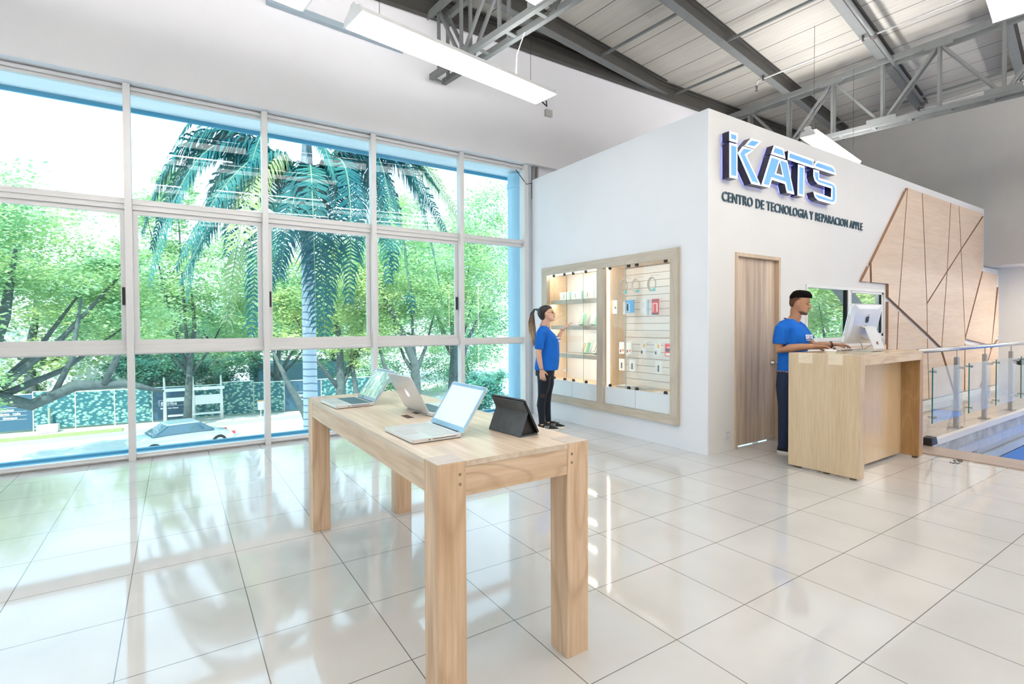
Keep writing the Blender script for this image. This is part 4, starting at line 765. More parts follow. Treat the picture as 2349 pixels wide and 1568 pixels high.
# --- woman by the cabinet ---
SKW = mat('skin_light', (.66, .40, .30), .5, spec=.3, var=.06, vs=25); HRW = mat('dark_brown_hair', (.018, .010, .008), .35, var=.4, vs=40, vscale=(1, 1, .2))
wt = [(.74, -.11, .085, .15), (.82, -.115, .10, .165), (.92, -.095, .11, .145), (1.0, -.085, .115, .13), (1.10, -.09, .13, .135), (1.18, -.095, .145, .145), (1.25, -.095, .10, .155), (1.295, -.085, .055, .15), (1.325, -.07, .03, .09), (1.345, -.06, .02, .06)]
W = dict(k='1', skin=SKW, hair=HRW, lip=(.50, .20, .17), head=dict(c=V(.018, 0, 1.508), pitch=R(-11), s=.96), neck=[(-.015, 0, 1.36), (-.025, 0, 1.30)], torso=wt,
    arms=[dict(pts=[(-.045, -.135, 1.29), (-.055, -.175, 1.255), (-.075, -.195, 1.13), (-.088, -.215, 1.0), (-.075, -.215, .90), (-.052, -.215, .79)], r=[.045, .048, .042, .036, .035, .024], hd=(.12, .02, -1), hn=(.1, 1, 0), th=1, L=.94, curl=(.22, .25, .3, .35), spread=.05),
          dict(pts=[(-.02, .135, 1.29), (.0, .175, 1.26), (.06, .20, 1.16), (.13, .205, 1.12), (.185, .225, 1.205), (.24, .25, 1.30)], r=[.045, .046, .040, .036, .032, .023], hd=(.72, .25, .62), hn=(.55, .1, -.8), th=-1, L=.95, curl=(.02, .05, .1, .18), spread=.26, tc=.0)],
    legs=[dict(pts=[(-.01, -.08, .86), (-.02, -.09, .72), (-.025, -.088, .58), (-.045, -.085, .44), (-.062, -.085, .32), (-.055, -.082, .18), (-.05, -.08, .08)], r=[.09, .088, .072, .05, .048, .036, .032]),
          dict(pts=[(.01, .08, .86), (.02, .09, .72), (.03, .088, .58), (.02, .085, .44), (.01, .085, .32), (.025, .082, .18), (.03, .08, .08)], r=[.09, .088, .072, .05, .048, .036, .032])],
    feet=[((-.055, -.08, .01), (.13, -.09, .01)), ((.03, .08, .01), (.215, .075, .01))])
rt, body, D, T = person('person', 'woman with a long ponytail and glasses in a blue t-shirt reaching towards the wall cabinet', (4.045, 5.345, 0), R(-37), W)
def shirt_w(b):
    b.rings([(.775, -.145, .160, .185), (.80, -.145, .168, .185), (.88, -.135, .178, .178), (.98, -.115, .180, .165), (1.08, -.108, .178, .160), (1.17, -.112, .172, .165), (1.24, -.112, .120, .172), (1.29, -.100, .070, .165), (1.325, -.080, .040, .105), (1.348, -.062, .016, .062)], 28)
    b.tube([(-.04, -.12, 1.285), (-.058, -.178, 1.25), (-.074, -.198, 1.15), (-.084, -.205, 1.05)], [.06, .064, .060, .057], 16); b.tube([(-.02, .12, 1.285), (.0, .178, 1.25), (.05, .2, 1.18), (.09, .205, 1.125)], [.06, .062, .058, .056], 16)
sh = cloth('t_shirt', [shirt_w], SHIRT, rt)
k = MB(); k.tube([(-.062, -.05, 1.352), (.01, -.052, 1.325), (.058, -.02, 1.275), (.064, 0, 1.262), (.058, .02, 1.275), (.01, .052, 1.325), (-.062, .05, 1.352)], .0035, 6); k.build('collar', mat('navy_trim', (.01, .06, .25), .8), sh)
LEG = mat('black_leggings', (.006, .009, .018), .55, spec=.3)
def leg_w(b):
    b.rings([(.70, -.135, .11, .155), (.78, -.135, .12, .158), (.86, -.12, .115, .15), (.95, -.1, .11, .13)], 24)
    for s_, o in ((-1, 0), (1, 1)):
        p = W['legs'][o]; b.tube([Vector(q) for q in p['pts']]+[Vector(p['pts'][-1])+V(0, 0, -.0)], [.095, .092, .080, .058, .056, .042, .040, .040], 16)
lgs = cloth('leggings', [leg_w], LEG, rt)
k = MB(); k.box((-.04, -.146, .45), (.06, .004, .05)); k.build('mesh_inset', mat('brown_mesh', (.03, .015, .012), .7), lgs)
def shoe(rt, h_, t_, m1):
    h_ = Vector(h_); t_ = Vector(t_); d_ = (t_-h_).normalized(); a = math.atan2(d_.y, d_.x); M = Matrix.Translation(h_) @ Matrix.Rotation(a, 4, 'Z'); L = (t_-h_).length
    k = MB(); prof = [(-.045, .030), (-.02, .036), (.05, .034), (.12, .043), (.17, .043), (.205, .032), (.222, .012)]
    n = 12; vs = []
    for x, w_ in prof:
        top = {-.045: .075, -.02: .085, .05: .088, .12: .065, .17: .045, .205: .035, .222: .025}[x]
        for i in range(n): t = 2*math.pi*i/n; vs.append(M @ Vector((x, math.cos(t)*w_, .022+(top-.022)*max(0, math.sin(t)) + .01*min(0, math.sin(t)))))
    k.add(vs, [(i*n+j, i*n+(j+1) % n, (i+1)*n+(j+1) % n, (i+1)*n+j) for i in range(6) for j in range(n)]+[tuple(reversed(range(n))), tuple(6*n+j for j in range(n))]); u = k.build('shoe', m1, rt, smooth=True)
    k = MB(); P = [(x, w_+.002) for x, w_ in prof]+[(x, -w_-.002) for x, w_ in reversed(prof)]; g = lambda a_, b_, z: M @ Vector((a_, b_, z)); k.prism(P, g, .0, .022); k.build('sole', mat('white_sole', (.8, .77, .74), .6), u)
    return u, M
BS = mat('black_knit', (.010, .011, .013), .75)
for (h_, t_) in W['feet']:
    u, M = shoe(rt, (h_[0], h_[1], 0), (t_[0], t_[1], 0), BS)
    for i in range(3): k = MB(); k.box(M @ V(.045+i*.022, -.0385, .045), (.009, .006, .036), M.to_3x3() @ Matrix.Rotation(R(28), 3, 'Y')); k.build('shoe_stripe', mat('pale_stripe', (.45, .48, .5), .5), u)
    k = MB(); k.tube([M @ V(.07, -.02, .085), M @ V(.1, .02, .082), M @ V(.12, -.025, .072), M @ V(.15, 0, .07)], .004, 5); k.build('laces', BLACK, u)
def hair_w(b):
    b.rings([(-.075, -.088, -.045, .050), (-.06, -.103, -.025, .066), (-.03, -.118, -.012, .078), (0, -.126, .0, .082), (.03, -.127, .050, .083), (.055, -.122, .083, .082), (.075, -.112, .082, .078), (.094, -.093, .062, .067), (.110, -.065, .038, .046), (.118, -.03, .0, .018)], 24, T, 2.1)
hr = cloth('hair', [hair_w], HRW, rt, .005, 3)
PT = bpy.data.materials.new('ponytail_hair'); PT.use_nodes = True; n = PT.node_tree.nodes; l = PT.node_tree.links; t = n.new('ShaderNodeTexCoord'); s_ = n.new('ShaderNodeSeparateXYZ'); l.new(t.outputs['Object'], s_.inputs[0])
mr = n.new('ShaderNodeMapRange'); mr.inputs[1].default_value = 1.52; mr.inputs[2].default_value = 1.05; l.new(s_.outputs['Z'], mr.inputs[0])
mpn = n.new('ShaderNodeMapping'); mpn.inputs['Scale'].default_value = (60, 60, 4); l.new(t.outputs['Object'], mpn.inputs[0]); nn = n.new('ShaderNodeTexNoise'); nn.inputs['Scale'].default_value = 1.5; l.new(mpn.outputs[0], nn.inputs[0])
ad = n.new('ShaderNodeMath'); ad.operation = 'MULTIPLY_ADD'; ad.inputs[1].default_value = .7; l.new(nn.outputs[0], ad.inputs[0]); l.new(mr.outputs[0], ad.inputs[2])
cr = n.new('ShaderNodeValToRGB'); e = cr.color_ramp.elements; e[0].position = .35; e[0].color = (.02, .011, .008, 1); e[1].position = 1.35 if False else 1.0; e[1].color = (.55, .40, .24, 1); q = e.new(.7); q.color = (.16, .085, .04, 1); l.new(ad.outputs[0], cr.inputs[0]); l.new(cr.outputs[0], n['Principled BSDF'].inputs['Base Color']); n['Principled BSDF'].inputs['Roughness'].default_value = .45
k = MB(); base = D(-.115, 0, .075); random.seed(5)
for i in range(16):
    ox, oy = random.uniform(-1, 1), random.uniform(-1, 1); ln = random.uniform(.85, 1.05)
    k.tube([base, base+V(-.04, 0, .004), base+V(-.07+ox*.012, oy*.012, -.05), base+V(-.078+ox*.028, oy*.028, -.16*ln), base+V(-.070+ox*.034, oy*.034, -.28*ln), base+V(-.055+ox*.024, oy*.024, -.38*ln), base+V(-.04+ox*.012, oy*.012, -.47*ln)], [.010, .012, .014, .016, .014, .010, .003], 7)
k.build('ponytail', PT, hr, smooth=True)
k = MB(); k.tube([base+V(.006, 0, .0), base+V(-.016, 0, .003)], .017, 12); k.build('hair_tie', mat('teal_band', (.0, .2, .22), .5), hr)
k = MB()
for s_ in (-1, 1):
    pts = [D(.084+.004*math.cos(a), s_*.032+.019*math.sin(a), -.002+.015*math.cos(a)) for a in [i*math.pi/7 for i in range(15)]]; k.tube(pts, .0018, 5); k.tube([D(.083, s_*.05, .004), D(.05, s_*.072, .004), D(-.005, s_*.078, .002)], .0018, 5)
k.tube([D(.086, -.013, .002), D(.092, 0, .004), D(.086, .013, .002)], .0018, 5); gl = k.build('glasses', mat('brown_frame', (.05, .025, .015), .3), rt)
k = MB(); [k.tube([D(.0865, s_*.032, -.002), D(.0872, s_*.032, -.002)], .017, 12) for s_ in (-1, 1)]; k.build('lens', glassmat('tinted_lens', (.55, .5, .45), .8), gl)
k = MB(); k.tube([(-.054+.026*math.cos(a), -.215+.026*math.sin(a), .80) for a in [i*math.pi/8 for i in range(17)]], .003, 5); k.build('bracelet', mat('brown_cord', (.08, .03, .02), .6), rt)
c0 = V(.23, .246, 1.288); dd = V(.36, .17, .91).normalized(); ua = dd.cross(V(0, 0, 1)).normalized(); ub = ua.cross(dd)
k = MB(); k.tube([c0+ua*.027*math.cos(a)+ub*.027*math.sin(a) for a in [i*math.pi/8 for i in range(17)]], .003, 5); k.build('bracelet', mat('brown_cord', (.08, .03, .02), .6), rt)
MB().box((.163, -.055, 1.17), (.012, .085, .055), Matrix.Rotation(R(-35), 3, 'Z') @ Matrix.Rotation(R(-14), 3, 'Y')).build('printed_logo', mat('white_logo_print', (.85, .85, .88), .7), sh)
text('logo_letters', 'KATS', mat('navy_print', (.02, .06, .3), .7), .036, .003, sh, Matrix.Translation(V(.1695, -.063, 1.159)) @ (Matrix.Rotation(R(-35), 4, 'Z') @ Matrix.Rotation(R(-14), 4, 'Y') @ frame((0, -.03, 0), (0, 1, 0), (0, 0, 1), (1, 0, 0))), .001, .85)
# --- man at the counter ---
SKM = mat('skin_tan', (.48, .25, .15), .5, spec=.3, var=.06, vs=25); HRM = mat('black_hair', (.006, .004, .004), .8, spec=.1)
mt = [(.74, -.12, .09, .16), (.85, -.125, .10, .165), (.95, -.11, .105, .15), (1.05, -.105, .115, .155), (1.15, -.11, .135, .17), (1.24, -.115, .15, .18), (1.31, -.11, .115, .185), (1.36, -.09, .075, .15), (1.395, -.065, .05, .09), (1.42, -.045, .04, .06)]
Mn = dict(k='2', skin=SKM, hair=HRM, lip=(.42, .18, .14), head=dict(c=V(.085, 0, 1.575), pitch=R(9), yaw=R(7), s=1.0), neck=[(.045, 0, 1.44), (.01, 0, 1.36)], torso=mt,
    arms=[dict(pts=[(-.02, -.15, 1.355), (-.04, -.182, 1.31), (-.055, -.20, 1.20), (-.06, -.205, 1.085), (.03, -.205, 1.108), (.14, -.185, 1.124), (.245, -.145, 1.130)], r=[.05, .056, .050, .044, .043, .036, .026], hd=(1, .12, -.02), hn=(.1, -.25, -1), th=1, L=1.05, curl=(.22, .22, .26, .32), spread=.08, tc=.35),
          dict(pts=[(.0, .165, 1.355), (.03, .205, 1.31), (.09, .235, 1.20), (.16, .25, 1.12), (.22, .27, 1.125), (.28, .30, 1.13), (.33, .325, 1.135)], r=[.05, .056, .050, .044, .042, .034, .026], hd=(.8, .5, .03), hn=(.05, .1, -1), th=-1, L=1.05, curl=(.30, .30, .32, .36), spread=.12, tc=.5)],
    legs=[dict(pts=[(-.01, -.09, .86), (-.02, -.10, .70), (-.02, -.10, .50), (-.03, -.10, .3), (-.04, -.10, .08)], r=[.10, .09, .065, .055, .04]), dict(pts=[(-.01, .09, .86), (-.01, .10, .70), (-.0, .10, .50), (-.01, .10, .3), (-.02, .10, .08)], r=[.10, .09, .065, .055, .04])],
    feet=[((-.05, -.10, .01), (.14, -.12, .01)), ((-.03, .10, .01), (.16, .12, .01))])
rt, body, D, T = person('person', 'young man with short black hair in a blue t-shirt working at the counter computer', (5.46, 2.91, 0), R(-75), Mn)
def shirt_m(b):
    b.rings([(.765, -.125, .112, .175), (.85, -.128, .125, .175), (.95, -.122, .135, .165), (1.05, -.120, .148, .168), (1.15, -.125, .165, .178), (1.24, -.125, .170, .182), (1.31, -.120, .132, .182), (1.36, -.10, .088, .155), (1.395, -.078, .062, .105), (1.412, -.055, .052, .07)], 28)
    b.tube([(-.02, -.14, 1.345), (-.042, -.188, 1.305), (-.055, -.205, 1.22), (-.06, -.212, 1.15)], [.066, .070, .066, .064], 16); b.tube([(.0, .15, 1.345), (.03, .21, 1.305), (.085, .23, 1.22), (.12, .235, 1.17)], [.068, .076, .072, .070], 16)
sh = cloth('t_shirt', [shirt_m], SHIRT, rt)
cl = [(-.048+.052*math.cos(a)+.02, .062*math.sin(a), 1.408-.012*math.cos(a)) for a in [i*math.pi/10 for i in range(21)]]
k = MB(); k.tube([(x+.015, y, z) for x, y, z in cl], .005, 6); k.build('collar', mat('navy_trim', (.01, .06, .25), .8), sh)
JN = mat('navy_jeans', (.010, .022, .06), .8)
def jean(b):
    b.rings([(.74, -.115, .10, .16), (.80, -.115, .10, .162), (.92, -.105, .10, .15), (1.0, -.1, .1, .14)], 24)
    for p in Mn['legs']: b.tube([Vector(q) for q in p['pts']]+[Vector(p['pts'][-1])+V(0, 0, -.03)], [.10, .098, .078, .066, .055, .055], 16)
cloth('jeans', [jean], JN, rt)
for (h_, t_) in Mn['feet']: shoe(rt, (h_[0], h_[1], 0), (t_[0], t_[1], 0), BS)
def hair_m(b):
    b.rings([(.036, -.104, -.06, .066), (.048, -.108, .0, .077), (.060, -.108, .074, .0795), (.075, -.104, .088, .0785), (.095, -.094, .091, .072), (.114, -.082, .084, .062), (.128, -.060, .068, .046), (.136, -.03, .045, .026)], 24, T, 2.1)
hr = cloth('hair', [hair_m], HRM, rt, .005, 2)
k = MB()
for i in range(90):
    a = random.uniform(0, 2*math.pi); r_ = random.uniform(0, 1)**.5; x, y = .0+.082*r_*math.cos(a), .062*r_*math.sin(a); z = .134-.036*r_*r_; p = D(x+.008, y*.9, z-.004); k.tube([p, p+V(.010, random.uniform(-.006, .006), .006)], [.0065, .002], 5)
for i in range(26):
    a = R(-75+150*i/25); p = D(.004+.090*math.cos(a), .076*math.sin(a), .070+random.uniform(-.006, .008)); k.tube([p+V(0, 0, .02), p+V(.004*math.cos(a), 0, -.004)], [.010, .002], 5)
k.build('hair_tufts', HRM, hr, smooth=True)
FD = mat('faded_side_hair', (.12, .062, .042), .9, spec=.1)
k = MB(); k.rings([(-.045, -.085, -.045, .064), (-.02, -.098, -.03, .0728), (.01, -.1025, -.012, .0755), (.036, -.1045, .045, .0785), (.052, -.1055, .066, .0788)], 24, T, 2.12); k.build('faded_sides', FD, hr, smooth=True)
k = MB(); k.rings([(-.117, .025, .0785, .022), (-.108, .0, .087, .0375), (-.09, -.026, .0865, .0525), (-.082, -.02, .078, .0535)], 24, T, 2.15); k.build('beard', mat('beard_stubble', (.14, .07, .045), .8), rt, smooth=True)
k = MB(); k.tube([V(.31-.02*math.cos(a), .315+.028*math.cos(a), 1.132+.034*math.sin(a)) for a in [i*math.pi/8 for i in range(17)]], .006, 6); k.build('bracelet', BLACK, rt)
Tl = Matrix.Translation(V(.162, -.09, 1.205)) @ Matrix.Rotation(R(-14), 4, 'Z') @ Matrix.Rotation(R(-5), 4, 'Y') @ frame((0, 0, 0), (0, 1, 0), (0, 0, 1), (1, 0, 0))
WP = mat('white_logo_print', (.85, .85, .88), .7); text('logo_letters', 'KATS', WP, .058, .006, sh, Tl, .003, 1.0); text('logo_letters', 'Tecnología y Reparación', WP, .013, .005, sh, Tl @ Matrix.Translation(V(0, -.018, 0)), .0003, 1.0)
# ---------------- outside ----------------
random.seed(11)
ROAD = mat('sunlit_asphalt', (.55, .56, .56), .8, var=.1, vs=3); PAV = mat('pale_pavement', (.62, .61, .58), .8, var=.08, vs=2); GRS = mat('verge_grass', (.30, .42, .14), .9, var=.3, vs=6)
def ybar(x): return 38.35-.085*(x+6.8)
GZ = -4.55
MB().box2((-60, 7.6, GZ-.3), (90, 120, GZ-.05)).build('ground_outside', ROAD, kind='structure')
k = MB(); k.add([(-60, 35.0, GZ-.05), (90, 35.6, GZ-.05), (90, 120, GZ-.05), (-60, 120, GZ-.05), (-60, 35.0, GZ+.1), (90, 35.6, GZ+.1), (90, 120, GZ+.1), (-60, 120, GZ+.1)], [(0, 3, 2, 1), (4, 5, 6, 7), (0, 1, 5, 4), (1, 2, 6, 5), (2, 3, 7, 6), (3, 0, 4, 7)]); k.build('pavement_outside', PAV, kind='structure')
k = MB(); k.add([(-60, 34.8, GZ-.05), (60, 35.35, GZ-.05), (60, 35.6, GZ-.05), (-60, 35.0, GZ-.05), (-60, 34.8, GZ+.16), (60, 35.35, GZ+.16), (60, 35.6, GZ+.16), (-60, 35.0, GZ+.16)], [(0, 3, 2, 1), (4, 5, 6, 7), (0, 1, 5, 4), (1, 2, 6, 5), (2, 3, 7, 6), (3, 0, 4, 7)]); tag(k.build('street_kerb', mat('kerb_stone', (.38, .38, .36), .8)), 'long grey kerb stone edge across the street', 'kerb')
MB().box2((-14, 35.45, GZ+.1), (-2.5, 36.5, GZ+.16)).build('grass_verge', GRS, kind='stuff').__setitem__('label', 'strip of pale sunlit grass along the kerb at the lower left'); bpy.data.objects['grass_verge']['category'] = 'grass'
# building edge parts outside the glass
k = MB(); k.box2((-6.1, 6.72, -.02), (4.95, 6.92, .012)); k.box2((-6.1, 6.80, -.20), (4.95, 6.83, -.02)); k.box2((-6.1, 6.72, -.22), (4.95, 6.92, -.20))
k.box2((-6.1, 6.86, .012), (4.95, 6.92, .035))
for x in [-.30+1.25*i for i in range(-4, 5)]: k.box2((x-.02, 6.73, -.2), (x+.02, 6.92, -.02))
tag(k.build('steel_ledge_beam', BLUEX), 'blue steel beam running outside along the foot of the windows', 'beam')
MB().box2((-6.1, 6.75, 3.85), (5.4, 7.29, 4.4)).build('trim_eave', PALEB, kind='structure'); MB().box2((-6.1, 7.29, 3.80), (5.4, 7.32, 4.4)).build('trim_eave_edge', BLUEX, kind='structure')
k = MB(); k.cyl((4.72, 7.0, -.3), .155, 8.2, 'Z', 28); k.cyl((4.72, 7.0, 3.62), .17, .08, 'Z', 28); tag(k.build('round_column', mat('light_blue_column', (.42, .66, .82), .5)), 'round pale blue column just outside the last window', 'column')
# hoarding panels
def ivymat():
    m = bpy.data.materials.new('ivy_print'); m.use_nodes = True; n = m.node_tree.nodes; l = m.node_tree.links; b = n['Principled BSDF']; t = n.new('ShaderNodeTexCoord'); v = n.new('ShaderNodeTexVoronoi'); v.inputs['Scale'].default_value = 6.5
    mp = n.new('ShaderNodeMapping'); mp.inputs['Scale'].default_value = (.75, 1, 1.2); l.new(t.outputs['Object'], mp.inputs[0]); l.new(mp.outputs[0], v.inputs['Vector']); no = n.new('ShaderNodeTexNoise'); no.inputs['Scale'].default_value = 22; l.new(t.outputs['Object'], no.inputs[0])
    a = n.new('ShaderNodeMath'); a.operation = 'MULTIPLY_ADD'; a.inputs[1].default_value = .5; l.new(no.outputs[0], a.inputs[0]); l.new(v.outputs['Distance'], a.inputs[2])
    r = n.new('ShaderNodeValToRGB'); e = r.color_ramp.elements; e[0].position = .42; e[0].color = (.36, .62, .48, 1); e[1].position = .80; e[1].color = (.015, .12, .15, 1); l.new(a.outputs[0], r.inputs[0]); l.new(r.outputs[0], b.inputs['Base Color']); return m
IVY = ivymat(); DKP = mat('dark_blue_hoarding', (.03, .10, .16), .6); LET = mat('white_lettering', (.8, .8, .8), .6)
xs = [-8.6, -6.63, -4.81, -3.02, -1.2, .62, 2.38, 4.28, 6.11, 8.46, 10.2, 12.2]; kind = 'DIIIDIIIDII'
lab = ['dark blue hoarding panel reading Sabemos cuanto vale tu tiempo', 'ivy printed hoarding panel beside the stone block', 'ivy printed hoarding panel, second right of the dark Sabemos panel', 'ivy printed hoarding panel just left of the Escribe panel', 'dark blue hoarding panel reading Escribe todas tus ideas', 'ivy printed hoarding panel behind the middle of the bus shelter', 'ivy printed hoarding panel behind the right end of the bus shelter',
       'ivy printed hoarding panel behind the litter bin', 'dark blue hoarding panel reading Contesta beside the palm trunk', 'ivy printed hoarding panel right behind the palm trunk', 'ivy printed hoarding panel at the far right behind the small trees']
for i in range(11):
    x0, x1 = xs[i], xs[i+1]; xm = (x0+x1)/2; y = ybar(xm); hz = 2.08+(.12 if i in (1, 6) else 0)
    d = empty('hoarding_panel', (xm, y, GZ+.1), R(-4.9), lab[i], 'hoarding', 'street hoarding panels'); w_ = x1-x0
    MB().box2((-w_/2+.01, 0, .12), (w_/2-.01, .03, hz)).build('printed_sheet', IVY if kind[i] == 'I' else DKP, d); k = MB(); k.box2((-w_/2-.025, -.02, -.08), (-w_/2+.025, .05, hz+.03)); k.build('support_post', mat('post_pale', (.45, .45, .4), .6), d); MB().box2((-w_/2, -.01, hz), (w_/2, .04, hz+.04)).build('top_rail', mat('rail_white', (.75, .78, .78), .5), d)
    T0 = frame((0, 0, 0), (1, 0, 0), (0, 0, 1), (0, -1, 0))
    if i == 0:
        for j, (s_, a) in enumerate((('Sabemos', .35), ('cuánto  vale', .2), ('tu  tiempo', .3))): text('lettering', s_, LET, .19, .01, d, Matrix.Translation((-.55, -.012, 1.22-.22*j)) @ T0, .006, 1.1)
        k = MB()
        for j in range(4): k.box((.05, -.012, 1.16+.22-.22*j+.02), (1.35, .01, .012))
        k.build('lettering_frame', LET, d)
    if i in (4, 8):
        text('lettering', 'Escribe' if i == 4 else 'Contesta', LET, .27, .01, d, Matrix.Translation((-.48, -.012, 1.0)) @ T0, .008, 1.05); text('lettering', 'todas tus ideas' if i == 4 else 'más alumnos', LET, .14, .01, d, Matrix.Translation((-.5, -.012, .76)) @ T0, .006, 1.1)
        k = MB()
        for a, b_ in (((-.58, .94), (.72, .955)), ((-.58, 1.29), (.72, 1.305)), ((-.58, .94), (-.565, 1.305)), ((.705, .94), (.72, 1.305))): k.box2((a[0], -.02, a[1]), (b_[0], -.008, b_[1]))
        k.build('lettering_frame', LET, d)
# bus shelter
SHW = mat('shelter_white_metal', (.8, .8, .8), .4); d = empty('bus_shelter', (.9, 36.9, GZ+.1), R(-3), 'white metal bus shelter with three posts in front of the hoarding', 'shelter')
for x in (-1.45, 0, 1.5):
    k = MB(); k.tube([(x, 0, 0), (x, 0, 1.5), (x-.03, 0, 2.75)], [.10, .08, .05], 10); k.build('post', SHW, d, smooth=True)
k = MB(); k.bar((-1.6, -.35, 2.02), (1.65, -.35, 2.02), .7, .12); k.cyl((0.02, -.7, 2.1), .05, 3.3, 'X', 10); k.build('shelter_roof', SHW, d)
MB().box2((-1.4, -.02, 1.28), (-.02, .02, 1.52)).build('back_panel', SHW, d); MB().box2((.05, -.02, 1.0), (1.42, .02, 1.58)).build('back_panel', SHW, d); MB().box2((-1.3, -.3, .42), (1.45, .05, .5)).build('bench', SHW, d)
d = empty('litter_bin', (4.55, 36.3, GZ+.1), 0, 'small white litter bin with an orange rim on the pavement', 'bin'); k = MB(); k.tube([(0, 0, .45), (0, 0, 1.0)], [.17, .2], 16); k.build('bin_body', SHW, d); k = MB(); k.cyl((0, 0, 1.02), .21, .05, 'Z', 16); k.build('rim', mat('orange_rim', (.8, .4, .2), .5), d); MB().cyl((0, 0, .22), .03, .46).build('bin_post', SHW, d)
k = MB(); k.box((0, 0, .22), (.9, .6, .42)); d = tag(k.build('stone_block', mat('stone_pale', (.6, .6, .55), .8, var=.15), bev=.05), 'pale stone block on the pavement at the left', 'block'); d.location = (-5.9, 37.6, GZ+.1)
k = MB(); k.cyl((-5.9, 37.95, GZ+.75), .06, 1.3, 'Z', 8); tag(k.build('wooden_stake', mat('stake', (.3, .3, .25), .8)), 'short dark post standing behind the stone block', 'post')
# car at rest
def car():
    d = empty('car', (.25, 29.4, GZ-.05), R(14), 'pale silver blue saloon car on the street below the second window', 'car'); PT_ = mat('car_paint', (.82, .88, .90), .2, metal=.2, spec=.8)
    sec = [(-2.12, .42, .62, .62), (-2.05, .30, .78, .78), (-1.6, .25, .90, .86), (-.9, .25, .94, .88), (-.3, .25, .94, .88), (.6, .25, .93, .88), (1.3, .25, .88, .87), (1.9, .28, .74, .80), (2.12, .40, .60, .66)]
    k = MB(); n = 14; vs = []
    for x, z0, z1, w_ in sec:
        for i in range(n):
            t = 2*math.pi*i/n; c, s_ = math.cos(t), math.sin(t); vs.append((x, math.copysign(abs(c)**.35, c)*w_, (z0+z1)/2+math.copysign(abs(s_)**.45, s_)*(z1-z0)/2))
    k.add(vs, [(i*n+j, i*n+(j+1) % n, (i+1)*n+(j+1) % n, (i+1)*n+j) for i in range(8) for j in range(n)]+[tuple(reversed(range(n))), tuple(8*n+j for j in range(n))]); k.build('car_body', PT_, d, smooth=True)
    def gh(x0, x1, x2, x3, w0, w1, z0, z1, m_, nm):
        k = MB(); k.add([(x0, -w0, z0), (x3, -w0, z0), (x3, w0, z0), (x0, w0, z0), (x1, -w1, z1), (x2, -w1, z1), (x2, w1, z1), (x1, w1, z1)], [(0, 3, 2, 1), (4, 5, 6, 7), (0, 1, 5, 4), (1, 2, 6, 5), (2, 3, 7, 6), (3, 0, 4, 7)]); return k.build(nm, m_, d, bev=.09)
    gh(-1.45, -.75, .55, 1.25, .80, .60, .90, 1.36, mat('car_glass', (.10, .20, .27), .05, spec=1), 'car_windows'); gh(-.8, -.72, .52, .62, .62, .60, 1.33, 1.40, PT_, 'car_roof')
    for x in (-1.35, 1.35):
        for y in (-.80, .80):
            k = MB(); k.cyl((x, y, .32), .32, .2, 'Y', 24); wl = k.build('wheel', BLACK, d); MB().cyl((x, y*1.13, .32), .2, .02, 'Y', 16).build('hubcap', CHROME, wl)
    MB().box2((2.02, -.7, .55), (2.14, -.5, .68)).build('tail_light', RED, d); MB().box2((2.02, .5, .55), (2.14, .7, .68)).build('tail_light', RED, d); MB().box2((-2.14, -.7, .55), (-2.02, -.45, .66)).build('headlight', WHITEP, d); MB().box2((-2.14, .45, .55), (-2.02, .7, .66)).build('headlight', WHITEP, d)
car()
